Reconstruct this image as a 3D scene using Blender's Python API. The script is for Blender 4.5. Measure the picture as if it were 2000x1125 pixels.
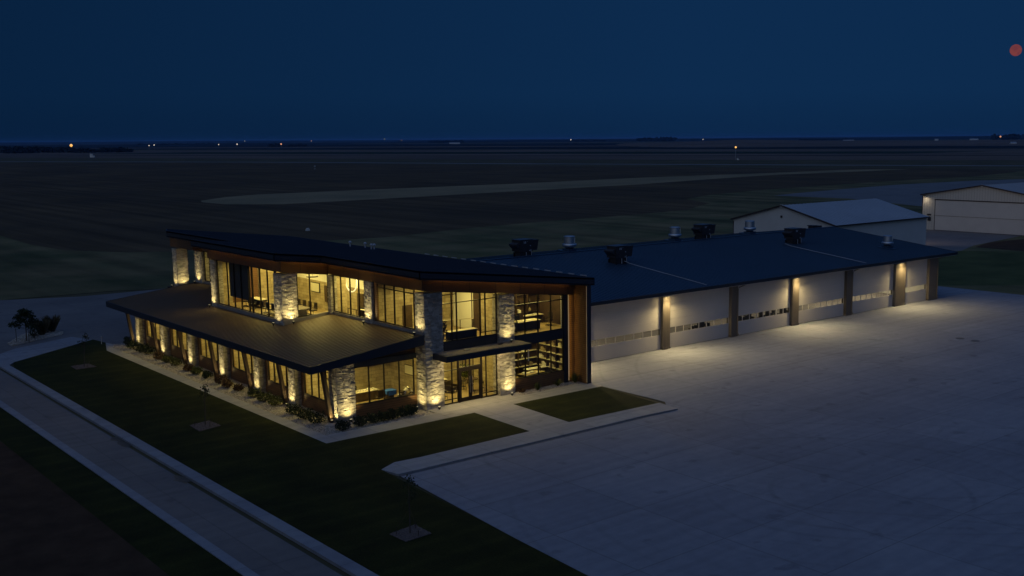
import bpy, math, random
import numpy as np
from mathutils import Vector, Matrix
R = math.radians
rnd = random.Random(7)
sc = bpy.context.scene
for o in list(bpy.data.objects): bpy.data.objects.remove(o)
COL = sc.collection

# ------------------------------------------------------------------ camera
cd = bpy.data.cameras.new("camera"); cam = bpy.data.objects.new("camera", cd); COL.objects.link(cam)
YAW, PITCH, ROLL = R(49.2162), R(8.6076), R(0.4074)
fw = Vector((math.cos(YAW)*math.cos(PITCH), math.sin(YAW)*math.cos(PITCH), -math.sin(PITCH)))
r0 = Vector((math.sin(YAW), -math.cos(YAW), 0)); d0 = fw.cross(r0)
rt = r0*math.cos(ROLL) + d0*math.sin(ROLL); dn = -r0*math.sin(ROLL) + d0*math.cos(ROLL)
m = Matrix.Identity(4)
for i in range(3): m[i][0] = rt[i]; m[i][1] = -dn[i]; m[i][2] = -fw[i]
CAMP = Vector((-58.267, -65.159, 20.0)); m.translation = CAMP
cam.matrix_world = m
cd.sensor_width = 36; cd.lens = 2120.83/2000*36; cd.shift_x = -0.05848; cd.shift_y = 0.01449
cd.clip_start = 0.5; cd.clip_end = 120000
sc.camera = cam

# ------------------------------------------------------------------ world, sun, exposure
w = bpy.data.worlds.new("World"); sc.world = w; w.use_nodes = True
nt = w.node_tree; nt.nodes.clear()
out = nt.nodes.new("ShaderNodeOutputWorld"); bg = nt.nodes.new("ShaderNodeBackground")
def wn(t, **k):
    x = nt.nodes.new(t)
    for a_, v_ in k.items(): setattr(x, a_, v_)
    return x
SUN_AZ = R(192.0)
wtc = wn("ShaderNodeTexCoord"); wsp = wn("ShaderNodeSeparateXYZ"); nt.links.new(wtc.outputs["Generated"], wsp.inputs[0])
ramp = wn("ShaderNodeValToRGB"); nt.links.new(wsp.outputs[2], ramp.inputs[0])
els = ramp.color_ramp.elements
els[0].position = 0.0; els[0].color = (0.0032, 0.0190, 0.0600, 1)
els[1].position = 1.0; els[1].color = (0.060, 0.135, 0.310, 1)
for p_, c_ in ((0.04, (0.0040, 0.0240, 0.0740)), (0.30, (0.0040, 0.0240, 0.0760)), (0.55, (0.020, 0.050, 0.145)), (0.8, (0.052, 0.105, 0.270))):
    e_ = els.new(p_); e_.color = (*c_, 1)
# after-sunset glow low in the west, behind the camera
wdot = wn("ShaderNodeVectorMath", operation='DOT_PRODUCT'); nt.links.new(wtc.outputs["Generated"], wdot.inputs[0])
wdot.inputs[1].default_value = (math.cos(SUN_AZ)*0.95, math.sin(SUN_AZ)*0.95, 0.31)
wmx = wn("ShaderNodeMath", operation='MAXIMUM'); nt.links.new(wdot.outputs["Value"], wmx.inputs[0]); wmx.inputs[1].default_value = 0
wpw = wn("ShaderNodeMath", operation='POWER'); nt.links.new(wmx.outputs[0], wpw.inputs[0]); wpw.inputs[1].default_value = 2.2
wgl = wn("ShaderNodeMix", data_type='RGBA', blend_type='ADD'); nt.links.new(wpw.outputs[0], wgl.inputs[0]); nt.links.new(ramp.outputs[0], wgl.inputs[6]); wgl.inputs[7].default_value = (0.175, 0.205, 0.245, 1)
# the northern (left) sky is a little darker
wd2 = wn("ShaderNodeVectorMath", operation='DOT_PRODUCT'); nt.links.new(wtc.outputs["Generated"], wd2.inputs[0]); wd2.inputs[1].default_value = (math.sin(YAW), -math.cos(YAW), 0)
wr2 = wn("ShaderNodeMapRange"); nt.links.new(wd2.outputs["Value"], wr2.inputs[0]); wr2.inputs[1].default_value = -0.5; wr2.inputs[2].default_value = 0.1; wr2.inputs[3].default_value = 0.62; wr2.inputs[4].default_value = 1.0
wsc = wn("ShaderNodeVectorMath", operation='SCALE'); nt.links.new(wgl.outputs[2], wsc.inputs[0]); nt.links.new(wr2.outputs[0], wsc.inputs["Scale"])
nt.links.new(wsc.outputs[0], bg.inputs[0]); bg.inputs[1].default_value = 1.0; nt.links.new(bg.outputs[0], out.inputs[0])

sd = bpy.data.lights.new("twilight", 'SUN'); sd.energy = 0.02; sd.angle = R(60); sd.color = (1.0, 0.9, 0.85)
so = bpy.data.objects.new("twilight", sd); COL.objects.link(so)
so.rotation_euler = Vector((math.cos(SUN_AZ), math.sin(SUN_AZ), math.tan(R(30)))).to_track_quat('Z', 'Y').to_euler()

sc.view_settings.view_transform = 'Standard'; sc.view_settings.look = 'None'
sc.view_settings.exposure = 0; sc.view_settings.gamma = 1
sc.render.engine = 'CYCLES'
sc.cycles.max_bounces = 6; sc.cycles.diffuse_bounces = 3; sc.cycles.glossy_bounces = 3
sc.cycles.transmission_bounces = 4; sc.cycles.transparent_max_bounces = 12
sc.cycles.use_light_tree = True; sc.cycles.sample_clamp_indirect = 3.0
sc.cycles.caustics_reflective = False; sc.cycles.caustics_refractive = False

# ------------------------------------------------------------------ materials
def mat(name, col, rough=0.7, metal=0.0, var=0.0, vscale=1.0, col2=None, bump=0.0, bscale=20, emit=None, estr=0, spec=0.5):
    mt = bpy.data.materials.new(name); mt.use_nodes = True; n = mt.node_tree; b = n.nodes["Principled BSDF"]
    b.inputs["Base Color"].default_value = (*col, 1); b.inputs["Roughness"].default_value = rough
    b.inputs["Metallic"].default_value = metal; b.inputs["Specular IOR Level"].default_value = spec
    tc = n.nodes.new("ShaderNodeTexCoord")
    if col2 is not None or var > 0:
        c2 = col2 if col2 is not None else tuple(c*(1-var) for c in col)
        no = n.nodes.new("ShaderNodeTexNoise"); no.inputs["Scale"].default_value = vscale; no.inputs["Detail"].default_value = 6
        no.inputs["Roughness"].default_value = 0.6
        n.links.new(tc.outputs["Object"], no.inputs["Vector"])
        cr = n.nodes.new("ShaderNodeValToRGB"); cr.color_ramp.elements[0].position = 0.35; cr.color_ramp.elements[1].position = 0.65
        cr.color_ramp.elements[0].color = (*c2, 1); cr.color_ramp.elements[1].color = (*col, 1)
        n.links.new(no.outputs[0], cr.inputs[0]); n.links.new(cr.outputs[0], b.inputs["Base Color"])
    if bump > 0:
        nb = n.nodes.new("ShaderNodeTexNoise"); nb.inputs["Scale"].default_value = bscale; nb.inputs["Detail"].default_value = 4
        n.links.new(tc.outputs["Object"], nb.inputs["Vector"])
        bp = n.nodes.new("ShaderNodeBump"); bp.inputs["Strength"].default_value = bump; bp.inputs["Distance"].default_value = 0.05
        n.links.new(nb.outputs[0], bp.inputs["Height"]); n.links.new(bp.outputs[0], b.inputs["Normal"])
    if emit is not None:
        b.inputs["Emission Color"].default_value = (*emit, 1); b.inputs["Emission Strength"].default_value = estr
    return mt

def N(mt, t, **kw):
    x = mt.node_tree.nodes.new(t)
    for k, v in kw.items(): setattr(x, k, v)
    return x
def L(mt, a, b): mt.node_tree.links.new(a, b)

def stripes(mt, axis, period, dark, width=0.12, bumpd=0.02):
    """dark grooves every `period` metres along an axis: lap siding, standing seams, tile courses"""
    n = mt.node_tree; b = n.nodes["Principled BSDF"]
    tc = N(mt, "ShaderNodeTexCoord"); sp = N(mt, "ShaderNodeSeparateXYZ"); L(mt, tc.outputs["Object"], sp.inputs[0])
    dv = N(mt, "ShaderNodeMath", operation='DIVIDE'); L(mt, sp.outputs[axis], dv.inputs[0]); dv.inputs[1].default_value = period
    fr = N(mt, "ShaderNodeMath", operation='FRACT'); L(mt, dv.outputs[0], fr.inputs[0])
    lt = N(mt, "ShaderNodeMath", operation='LESS_THAN'); L(mt, fr.outputs[0], lt.inputs[0]); lt.inputs[1].default_value = width
    mx = N(mt, "ShaderNodeMix", data_type='RGBA', blend_type='MULTIPLY'); L(mt, lt.outputs[0], mx.inputs[0])
    if b.inputs["Base Color"].is_linked: L(mt, b.inputs["Base Color"].links[0].from_socket, mx.inputs[6])
    else: mx.inputs[6].default_value = b.inputs["Base Color"].default_value
    mx.inputs[7].default_value = (dark, dark, dark, 1); L(mt, mx.outputs[2], b.inputs["Base Color"])
    bp = N(mt, "ShaderNodeBump"); bp.inputs["Distance"].default_value = bumpd; bp.inputs["Strength"].default_value = 0.8
    L(mt, fr.outputs[0], bp.inputs["Height"]); L(mt, bp.outputs[0], b.inputs["Normal"])
    return mt

def island_var(mt, lo, hi):
    b = mt.node_tree.nodes["Principled BSDF"]; g = N(mt, "ShaderNodeNewGeometry")
    cr = N(mt, "ShaderNodeValToRGB"); cr.color_ramp.elements[0].color = (*lo, 1); cr.color_ramp.elements[1].color = (*hi, 1)
    L(mt, g.outputs["Random Per Island"], cr.inputs[0])
    if b.inputs["Base Color"].is_linked:
        mx = N(mt, "ShaderNodeMix", data_type='RGBA', blend_type='MULTIPLY'); mx.inputs[0].default_value = 0.6
        L(mt, cr.outputs[0], mx.inputs[6]); L(mt, b.inputs["Base Color"].links[0].from_socket, mx.inputs[7]); L(mt, mx.outputs[2], b.inputs["Base Color"])
    else: L(mt, cr.outputs[0], b.inputs["Base Color"])
    return mt

def concrete(name, col, joint=5.0, jd=0.55, arcs=False, stain=0.75):
    mt = mat(name, col, 0.85); n = mt.node_tree; b = n.nodes["Principled BSDF"]
    tc = N(mt, "ShaderNodeTexCoord")
    def noise(scale, det, lo, hi, clo, vec=None):
        no = N(mt, "ShaderNodeTexNoise"); no.inputs["Scale"].default_value = scale; no.inputs["Detail"].default_value = det
        L(mt, vec or tc.outputs["Object"], no.inputs["Vector"])
        cr = N(mt, "ShaderNodeValToRGB"); cr.color_ramp.elements[0].position = lo; cr.color_ramp.elements[1].position = hi
        cr.color_ramp.elements[0].color = (clo, clo, clo*1.02, 1); cr.color_ramp.elements[1].color = (1, 1, 1, 1)
        L(mt, no.outputs[0], cr.inputs[0]); return cr.outputs[0]
    cur = None
    def mul(a, bb, fac=1.0):
        m_ = N(mt, "ShaderNodeMix", data_type='RGBA', blend_type='MULTIPLY'); m_.inputs[0].default_value = fac
        L(mt, a, m_.inputs[6]); L(mt, bb, m_.inputs[7]); return m_.outputs[2]
    rgb = N(mt, "ShaderNodeRGB"); rgb.outputs[0].default_value = (*col, 1)
    cur = mul(rgb.outputs[0], noise(0.09, 5, 0.35, 0.62, stain)); cur = mul(cur, noise(1.3, 8, 0.3, 0.7, 0.86)); cur = mul(cur, noise(30, 3, 0.3, 0.7, 0.9)); cur = mul(cur, noise(0.55, 4, 0.30, 0.37, 0.74))
    # long brushed streaks
    mp = N(mt, "ShaderNodeMapping"); mp.inputs["Scale"].default_value = (0.05, 1.6, 1); L(mt, tc.outputs["Object"], mp.inputs[0])
    cur = mul(cur, noise(1.0, 6, 0.38, 0.6, 0.88, mp.outputs[0]))
    # panel tones and joints
    br = N(mt, "ShaderNodeTexBrick"); br.offset = 0.0; br.inputs["Scale"].default_value = 1.0
    br.inputs["Color1"].default_value = (1, 1, 1, 1); br.inputs["Color2"].default_value = (0.88, 0.88, 0.9, 1); br.inputs["Mortar"].default_value = (jd, jd, jd, 1)
    br.inputs["Mortar Size"].default_value = 0.035; br.inputs["Mortar Smooth"].default_value = 0.3
    br.inputs["Brick Width"].default_value = joint; br.inputs["Row Height"].default_value = joint
    L(mt, tc.outputs["Object"], br.inputs["Vector"]); cur = mul(cur, br.outputs[0])
    if arcs:   # curved tyre marks where vehicles turn in and out of the bays
        for (cx, cy, sc_, seed) in ((26, -16, 1.6, 0), (6, -22, 1.9, 5), (-8, -30, 1.4, 9)):
            mp = N(mt, "ShaderNodeMapping"); mp.inputs["Location"].default_value = (-cx, -cy, 0); L(mt, tc.outputs["Object"], mp.inputs[0])
            wv = N(mt, "ShaderNodeTexWave", wave_type='RINGS', rings_direction='Z'); wv.inputs["Scale"].default_value = sc_*0.06
            wv.inputs["Distortion"].default_value = 1.4; wv.inputs["Detail"].default_value = 2; wv.inputs["Detail Scale"].default_value = 0.3
            L(mt, mp.outputs[0], wv.inputs["Vector"])
            cr = N(mt, "ShaderNodeValToRGB"); cr.color_ramp.elements[0].position = 0.0; cr.color_ramp.elements[0].color = (0.88, 0.88, 0.88, 1)
            cr.color_ramp.elements[1].position = 0.035; cr.color_ramp.elements[1].color = (1, 1, 1, 1); L(mt, wv.outputs[0], cr.inputs[0])
            no = N(mt, "ShaderNodeTexNoise"); no.inputs["Scale"].default_value = 0.07; no.noise_dimensions = '4D'; no.inputs["W"].default_value = seed
            L(mt, tc.outputs["Object"], no.inputs["Vector"])
            r2 = N(mt, "ShaderNodeValToRGB"); r2.color_ramp.elements[0].position = 0.5; r2.color_ramp.elements[1].position = 0.6; L(mt, no.outputs[0], r2.inputs[0])
            m_ = N(mt, "ShaderNodeMix", data_type='RGBA', blend_type='MULTIPLY'); L(mt, r2.outputs[0], m_.inputs[0]); L(mt, cur, m_.inputs[6]); L(mt, cr.outputs[0], m_.inputs[7]); cur = m_.outputs[2]
    L(mt, cur, b.inputs["Base Color"])
    return mt

M = {}
M['apron'] = concrete('apron_concrete', (0.275, 0.285, 0.310), 6.1, 0.6, True, 0.82)
M['walk'] = concrete('walk_concrete', (0.38, 0.37, 0.35), 3.0, 0.7, False, 0.85)
M['drive'] = concrete('drive_concrete', (0.20, 0.18, 0.165), 4.6, 0.7, False, 0.75)
M['curb'] = concrete('curb_concrete', (0.27, 0.28, 0.30), 3.0, 0.7, False, 0.85)
M['lawn'] = mat('lawn_grass', (0.040, 0.046, 0.009), 0.95, col2=(0.019, 0.024, 0.006), vscale=0.35, bump=0.6, bscale=14, spec=0.1)
def mow(mt):
    b = mt.node_tree.nodes["Principled BSDF"]; tc = N(mt, "ShaderNodeTexCoord"); sp = N(mt, "ShaderNodeSeparateXYZ"); L(mt, tc.outputs["Object"], sp.inputs[0])
    mu = N(mt, "ShaderNodeMath", operation='MULTIPLY'); mu.inputs[1].default_value = 3.2; L(mt, sp.outputs[1], mu.inputs[0])
    si = N(mt, "ShaderNodeMath", operation='SINE'); L(mt, mu.outputs[0], si.inputs[0])
    cr = N(mt, "ShaderNodeValToRGB"); cr.color_ramp.elements[0].position = 0.3; cr.color_ramp.elements[0].color = (0.78, 0.78, 0.78, 1); cr.color_ramp.elements[1].color = (1, 1, 1, 1); L(mt, si.outputs[0], cr.inputs[0])
    no = N(mt, "ShaderNodeTexNoise"); no.inputs["Scale"].default_value = 9; no.inputs["Detail"].default_value = 5; L(mt, tc.outputs["Object"], no.inputs["Vector"])
    c2 = N(mt, "ShaderNodeValToRGB"); c2.color_ramp.elements[0].position = 0.35; c2.color_ramp.elements[0].color = (0.6, 0.6, 0.6, 1); c2.color_ramp.elements[1].position = 0.65; c2.color_ramp.elements[1].color = (1, 1, 1, 1); L(mt, no.outputs[0], c2.inputs[0])
    src = b.inputs["Base Color"].links[0].from_socket
    for o_ in (cr.outputs[0], c2.outputs[0]):
        mx = N(mt, "ShaderNodeMix", data_type='RGBA', blend_type='MULTIPLY'); mx.inputs[0].default_value = 1; L(mt, src, mx.inputs[6]); L(mt, o_, mx.inputs[7]); src = mx.outputs[2]
    L(mt, src, b.inputs["Base Color"])
mow(M['lawn'])
M['prairie'] = mat('prairie_grass', (0.11, 0.09, 0.05), 0.95, col2=(0.055, 0.052, 0.030), vscale=0.03, bump=0.5, bscale=2, spec=0.1)
M['rough_grass'] = mat('rough_grass', (0.20, 0.158, 0.078), 0.95, col2=(0.085, 0.092, 0.040), vscale=0.06, bump=0.5, bscale=3, spec=0.1)
M['soil'] = mat('tilled_soil', (0.125, 0.086, 0.045), 0.95, col2=(0.072, 0.053, 0.032), vscale=0.02, bump=0.6, bscale=1.5, spec=0.1)
def rows(mt, ang, scale, dark):
    b = mt.node_tree.nodes["Principled BSDF"]; tc = N(mt, "ShaderNodeTexCoord"); mp = N(mt, "ShaderNodeMapping"); mp.inputs["Rotation"].default_value = (0, 0, ang); L(mt, tc.outputs["Object"], mp.inputs[0])
    wv = N(mt, "ShaderNodeTexNoise"); mp.inputs["Scale"].default_value = (scale, scale*.03, 1); wv.inputs["Scale"].default_value = 1; wv.inputs["Detail"].default_value = 5; L(mt, mp.outputs[0], wv.inputs["Vector"])
    cr = N(mt, "ShaderNodeValToRGB"); cr.color_ramp.elements[0].position = .38; cr.color_ramp.elements[0].color = (dark, dark, dark, 1); cr.color_ramp.elements[1].position = .62; cr.color_ramp.elements[1].color = (1, 1, 1, 1); L(mt, wv.outputs[0], cr.inputs[0])
    mx = N(mt, "ShaderNodeMix", data_type='RGBA', blend_type='MULTIPLY'); mx.inputs[0].default_value = 1; L(mt, b.inputs["Base Color"].links[0].from_socket, mx.inputs[6]); L(mt, cr.outputs[0], mx.inputs[7]); L(mt, mx.outputs[2], b.inputs["Base Color"])
rows(M['soil'], R(-20), 0.25, 0.6); rows(M['rough_grass'], R(50), 0.12, 0.6)
M['strip_grass'] = mat('pale_strip_grass', (0.27, 0.205, 0.115), 0.95, col2=(0.17, 0.145, 0.085), vscale=0.03, bump=0.4, bscale=2, spec=0.1)
M['stubble'] = mat('stubble_field', (0.15, 0.11, 0.085), 0.95, col2=(0.09, 0.07, 0.055), vscale=0.004, spec=0.1)
M['crop'] = mat('green_crop', (0.02, 0.035, 0.022), 0.95, var=0.3, vscale=0.003, spec=0.1)
M['dark_crop'] = mat('dark_crop', (0.012, 0.016, 0.02), 0.95, var=0.3, vscale=0.003, spec=0.1)
M['runway'] = mat('runway_asphalt', (0.17, 0.17, 0.18), 0.9, var=0.2, vscale=0.02)
M['taxi'] = mat('taxiway_asphalt', (0.15, 0.15, 0.155), 0.9, var=0.25, vscale=0.08)
M['asphalt'] = mat('old_asphalt', (0.068, 0.040, 0.024), 0.95, spec=0.1, var=0.4, vscale=0.6, bump=0.4, bscale=30)
M['gravel'] = mat('gravel_rock', (0.40, 0.36, 0.30), 0.9, col2=(0.20, 0.18, 0.15), vscale=14, bump=1.0, bscale=16)
M['mulch'] = mat('mulch_chips', (0.16, 0.115, 0.095), 0.9, col2=(0.07, 0.05, 0.045), vscale=12, bump=1.0, bscale=14)
M['stone'] = island_var(mat('ledge_stone', (1, 1, 1), 0.85, col2=(0.6, 0.58, 0.55), vscale=3, bump=0.6, bscale=12), (0.27, 0.245, 0.21), (0.55, 0.51, 0.44))
M['tile'] = mat('travertine_tile', (0.52, 0.44, 0.28), 0.6, col2=(0.36, 0.29, 0.17), vscale=1.6)
def tiles(mt):
    b = mt.node_tree.nodes["Principled BSDF"]; tc = N(mt, "ShaderNodeTexCoord"); sp = N(mt, "ShaderNodeSeparateXYZ"); L(mt, tc.outputs["Object"], sp.inputs[0])
    ad = N(mt, "ShaderNodeMath", operation='ADD'); L(mt, sp.outputs[0], ad.inputs[0]); L(mt, sp.outputs[1], ad.inputs[1])
    cb = N(mt, "ShaderNodeCombineXYZ"); L(mt, ad.outputs[0], cb.inputs[0]); L(mt, sp.outputs[2], cb.inputs[1])
    br = N(mt, "ShaderNodeTexBrick"); br.inputs["Scale"].default_value = 1; br.inputs["Brick Width"].default_value = 0.75; br.inputs["Row Height"].default_value = 0.28; br.inputs["Mortar Size"].default_value = 0.012
    br.inputs["Color1"].default_value = (1, 1, 1, 1); br.inputs["Color2"].default_value = (0.68, 0.65, 0.6, 1); br.inputs["Mortar"].default_value = (0.45, 0.42, 0.38, 1); L(mt, cb.outputs[0], br.inputs["Vector"])
    mx = N(mt, "ShaderNodeMix", data_type='RGBA', blend_type='MULTIPLY'); mx.inputs[0].default_value = 1; L(mt, b.inputs["Base Color"].links[0].from_socket, mx.inputs[6]); L(mt, br.outputs[0], mx.inputs[7]); L(mt, mx.outputs[2], b.inputs["Base Color"])
tiles(M['tile'])
M['cream'] = mat('cream_wall', (0.62, 0.58, 0.44), 0.8, var=0.06, vscale=1)
M['white_wall'] = mat('white_wall', (0.74, 0.72, 0.66), 0.8)
M['darkwood'] = mat('dark_wood', (0.075, 0.045, 0.025), 0.55, col2=(0.045, 0.026, 0.015), vscale=2.5)
M['oak'] = mat('oak_floor', (0.36, 0.27, 0.14), 0.45, col2=(0.24, 0.17, 0.085), vscale=1.2); stripes(M['oak'], 1, 0.3, 0.7, 0.07, 0.001)
M['siding'] = mat('lap_siding', (0.20, 0.10, 0.038), 0.6, col2=(0.15, 0.075, 0.028), vscale=1.1); stripes(M['siding'], 2, 0.17, 0.35, 0.14, 0.03)
M['frieze'] = mat('frieze_panel', (0.105, 0.050, 0.014), 0.6, col2=(0.085, 0.040, 0.011), vscale=0.8)
def seams(mt):
    b = mt.node_tree.nodes["Principled BSDF"]; tc = N(mt, "ShaderNodeTexCoord"); sp = N(mt, "ShaderNodeSeparateXYZ"); L(mt, tc.outputs["Object"], sp.inputs[0])
    src = b.inputs["Base Color"].links[0].from_socket
    ad = N(mt, "ShaderNodeMath", operation='ADD'); L(mt, sp.outputs[0], ad.inputs[0]); L(mt, sp.outputs[1], ad.inputs[1])
    dv = N(mt, "ShaderNodeMath", operation='DIVIDE'); L(mt, ad.outputs[0], dv.inputs[0]); dv.inputs[1].default_value = 2.44
    fr = N(mt, "ShaderNodeMath", operation='FRACT'); L(mt, dv.outputs[0], fr.inputs[0])
    lt = N(mt, "ShaderNodeMath", operation='LESS_THAN'); L(mt, fr.outputs[0], lt.inputs[0]); lt.inputs[1].default_value = 0.03
    mx = N(mt, "ShaderNodeMix", data_type='RGBA', blend_type='MULTIPLY'); L(mt, lt.outputs[0], mx.inputs[0]); L(mt, src, mx.inputs[6]); mx.inputs[7].default_value = (0.5, 0.5, 0.5, 1)
    L(mt, mx.outputs[2], b.inputs["Base Color"])
seams(M['frieze'])
M['navy'] = mat('navy_metal', (0.030, 0.034, 0.045), 0.45, 0.3, var=0.15, vscale=0.5)
M['bronze'] = mat('bronze_frame', (0.022, 0.017, 0.013), 0.4, 0.4)
M['roof_upper'] = mat('upper_roof_metal', (0.050, 0.058, 0.080), 0.5, 0.2, var=0.12, vscale=0.2)
M['roof_low'] = mat('low_roof_metal', (0.125, 0.086, 0.050), 0.55, 0.15, var=0.15, vscale=0.3)
M['roof_hangar'] = mat('hangar_roof_metal', (0.040, 0.085, 0.145), 0.42, 0.35, var=0.12, vscale=0.15)
stripes(M['roof_hangar'], 0, 0.46, 0.62, 0.14, 0.02); stripes(M['roof_upper'], 1, 0.42, 0.7, 0.14, 0.02)  # dark lines put slight seam shading into the roof colour
M['timber'] = mat('stained_timber', (0.046, 0.024, 0.012), 0.6, var=0.4, vscale=2)
M['sillstone'] = mat('flashing_metal', (0.24, 0.22, 0.20), 0.6, var=0.2, vscale=1)
M['canopy_gravel'] = mat('canopy_ballast', (0.24, 0.20, 0.17), 0.9, col2=(0.13, 0.11, 0.10), vscale=10, bump=0.8, bscale=14)
M['white_metal'] = mat('white_panel', (0.62, 0.60, 0.56), 0.5, var=0.07, vscale=0.4)
M['door_panel'] = mat('door_panel', (0.56, 0.52, 0.48), 0.5, var=0.07, vscale=0.3)
stripes(M['door_panel'], 2, 0.19, 0.9, 0.08, 0.004)
M['white_rib'] = mat('ribbed_white_metal', (0.58, 0.56, 0.50), 0.5); stripes(M['white_rib'], 1, 0.6, 0.82, 0.18, 0.05)
M['white_rib_x'] = mat('ribbed_white_metal_side', (0.58, 0.56, 0.50), 0.5); stripes(M['white_rib_x'], 0, 0.6, 0.75, 0.14, 0.05)
M['roof_white'] = mat('galvalume_roof', (0.42, 0.44, 0.47), 0.45, 0.4, var=0.1, vscale=0.2)
M['trim'] = mat('dark_trim', (0.035, 0.022, 0.02), 0.5)
M['tan_metal'] = mat('pilaster_metal', (0.14, 0.115, 0.09), 0.55); stripes(M['tan_metal'], 0, 0.2, 0.5, 0.2, 0.05)
M['silver'] = mat('spun_aluminium', (0.55, 0.57, 0.6), 0.32, 0.85, var=0.15, vscale=3)
M['black'] = mat('black_plastic', (0.015, 0.015, 0.017), 0.5)
M['unit'] = mat('unit_casing', (0.038, 0.031, 0.031), 0.5, var=0.3, vscale=3)
M['unit_top'] = mat('unit_top_sheet', (0.08, 0.09, 0.11), 0.4, 0.4)
M['pvc'] = mat('grey_pipe', (0.42, 0.42, 0.44), 0.5)
M['desk_top'] = mat('pale_desktop', (0.55, 0.5, 0.38), 0.4)
M['leather'] = mat('dark_leather', (0.04, 0.028, 0.02), 0.45)
M['fabric'] = mat('tan_fabric', (0.3, 0.24, 0.14), 0.9)
M['blue'] = mat('blue_cloth', (0.03, 0.13, 0.55), 0.7, var=0.3, vscale=6)
M['chrome'] = mat('chrome', (0.7, 0.7, 0.68), 0.15, 0.95)
M['white_paint'] = mat('white_paint', (0.75, 0.73, 0.66), 0.3)
M['rubber'] = mat('rubber', (0.02, 0.02, 0.02), 0.8)
M['shade'] = mat('shade_cloth', (0.05, 0.037, 0.022), 0.9, var=0.3, vscale=1.5)
M['bark'] = mat('bark', (0.06, 0.045, 0.035), 0.9)
def leafm(name, a, b_): return island_var(mat(name, (1, 1, 1), 0.8, spec=0.2), a, b_)
M['leaf_dark'] = leafm('dark_leaves', (0.012, 0.02, 0.008), (0.035, 0.05, 0.018))
M['leaf_green'] = leafm('green_leaves', (0.04, 0.055, 0.012), (0.11, 0.12, 0.03))
M['leaf_red'] = leafm('russet_leaves', (0.05, 0.03, 0.012), (0.13, 0.07, 0.03))
M['leaf_straw'] = leafm('straw_blades', (0.06, 0.05, 0.025), (0.16, 0.13, 0.07))
M['tree_far'] = leafm('far_leaves', (0.006, 0.009, 0.008), (0.018, 0.024, 0.018))
def glassm():
    mt = bpy.data.materials.new('window_glass'); mt.use_nodes = True; n = mt.node_tree; n.nodes.clear()
    o_ = N(mt, "ShaderNodeOutputMaterial"); t = N(mt, "ShaderNodeBsdfTransparent"); t.inputs[0].default_value = (0.93, 0.95, 0.92, 1)
    g_ = N(mt, "ShaderNodeBsdfGlossy"); g_.inputs["Roughness"].default_value = 0.03; x = N(mt, "ShaderNodeMixShader")
    lw = N(mt, "ShaderNodeLayerWeight"); lw.inputs[0].default_value = 0.5
    p_ = N(mt, "ShaderNodeMath", operation='POWER'); L(mt, lw.outputs["Facing"], p_.inputs[0]); p_.inputs[1].default_value = 5
    f_ = N(mt, "ShaderNodeMath", operation='MULTIPLY_ADD'); L(mt, p_.outputs[0], f_.inputs[0]); f_.inputs[1].default_value = 0.85; f_.inputs[2].default_value = 0.05
    L(mt, f_.outputs[0], x.inputs[0]); L(mt, t.outputs[0], x.inputs[1]); L(mt, g_.outputs[0], x.inputs[2]); L(mt, x.outputs[0], o_.inputs[0]); return mt
M['glass'] = glassm()
def em(name, col, s): return mat(name, (0.8, 0.8, 0.8), 0.5, emit=col, estr=s)
WARM = (1.0, 0.77, 0.21); UPC = (1.0, 0.79, 0.31); SODA = (1.0, 0.77, 0.35)
M['lamp_warm'] = em('warm_lens', UPC, 0.35); M['lamp_soffit'] = em('soffit_lens', SODA, 1.2)
M['led'] = em('led_strip', (1.0, 0.60, 0.12), 0.16)  # dim glow standing in for highlights on the wing wall trim
M['led_soffit'] = em('soffit_led_strip', (1.0, 0.55, 0.15), 4.0)
M['strip_glow'] = em('lit_panel', (1.0, 0.80, 0.5), 0.12)
M['lamp_small'] = em('desk_lamp_shade', (1.0, 0.85, 0.6), 1.6)
M['yard_white'] = em('yard_lamp_white', (1.0, 0.85, 0.62), 0.9); M['yard_orange'] = em('yard_lamp_orange', (1.0, 0.50, 0.08), 1.2)
M['yard_red'] = em('yard_lamp_amber', (1.0, 0.42, 0.14), 0.8)

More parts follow.
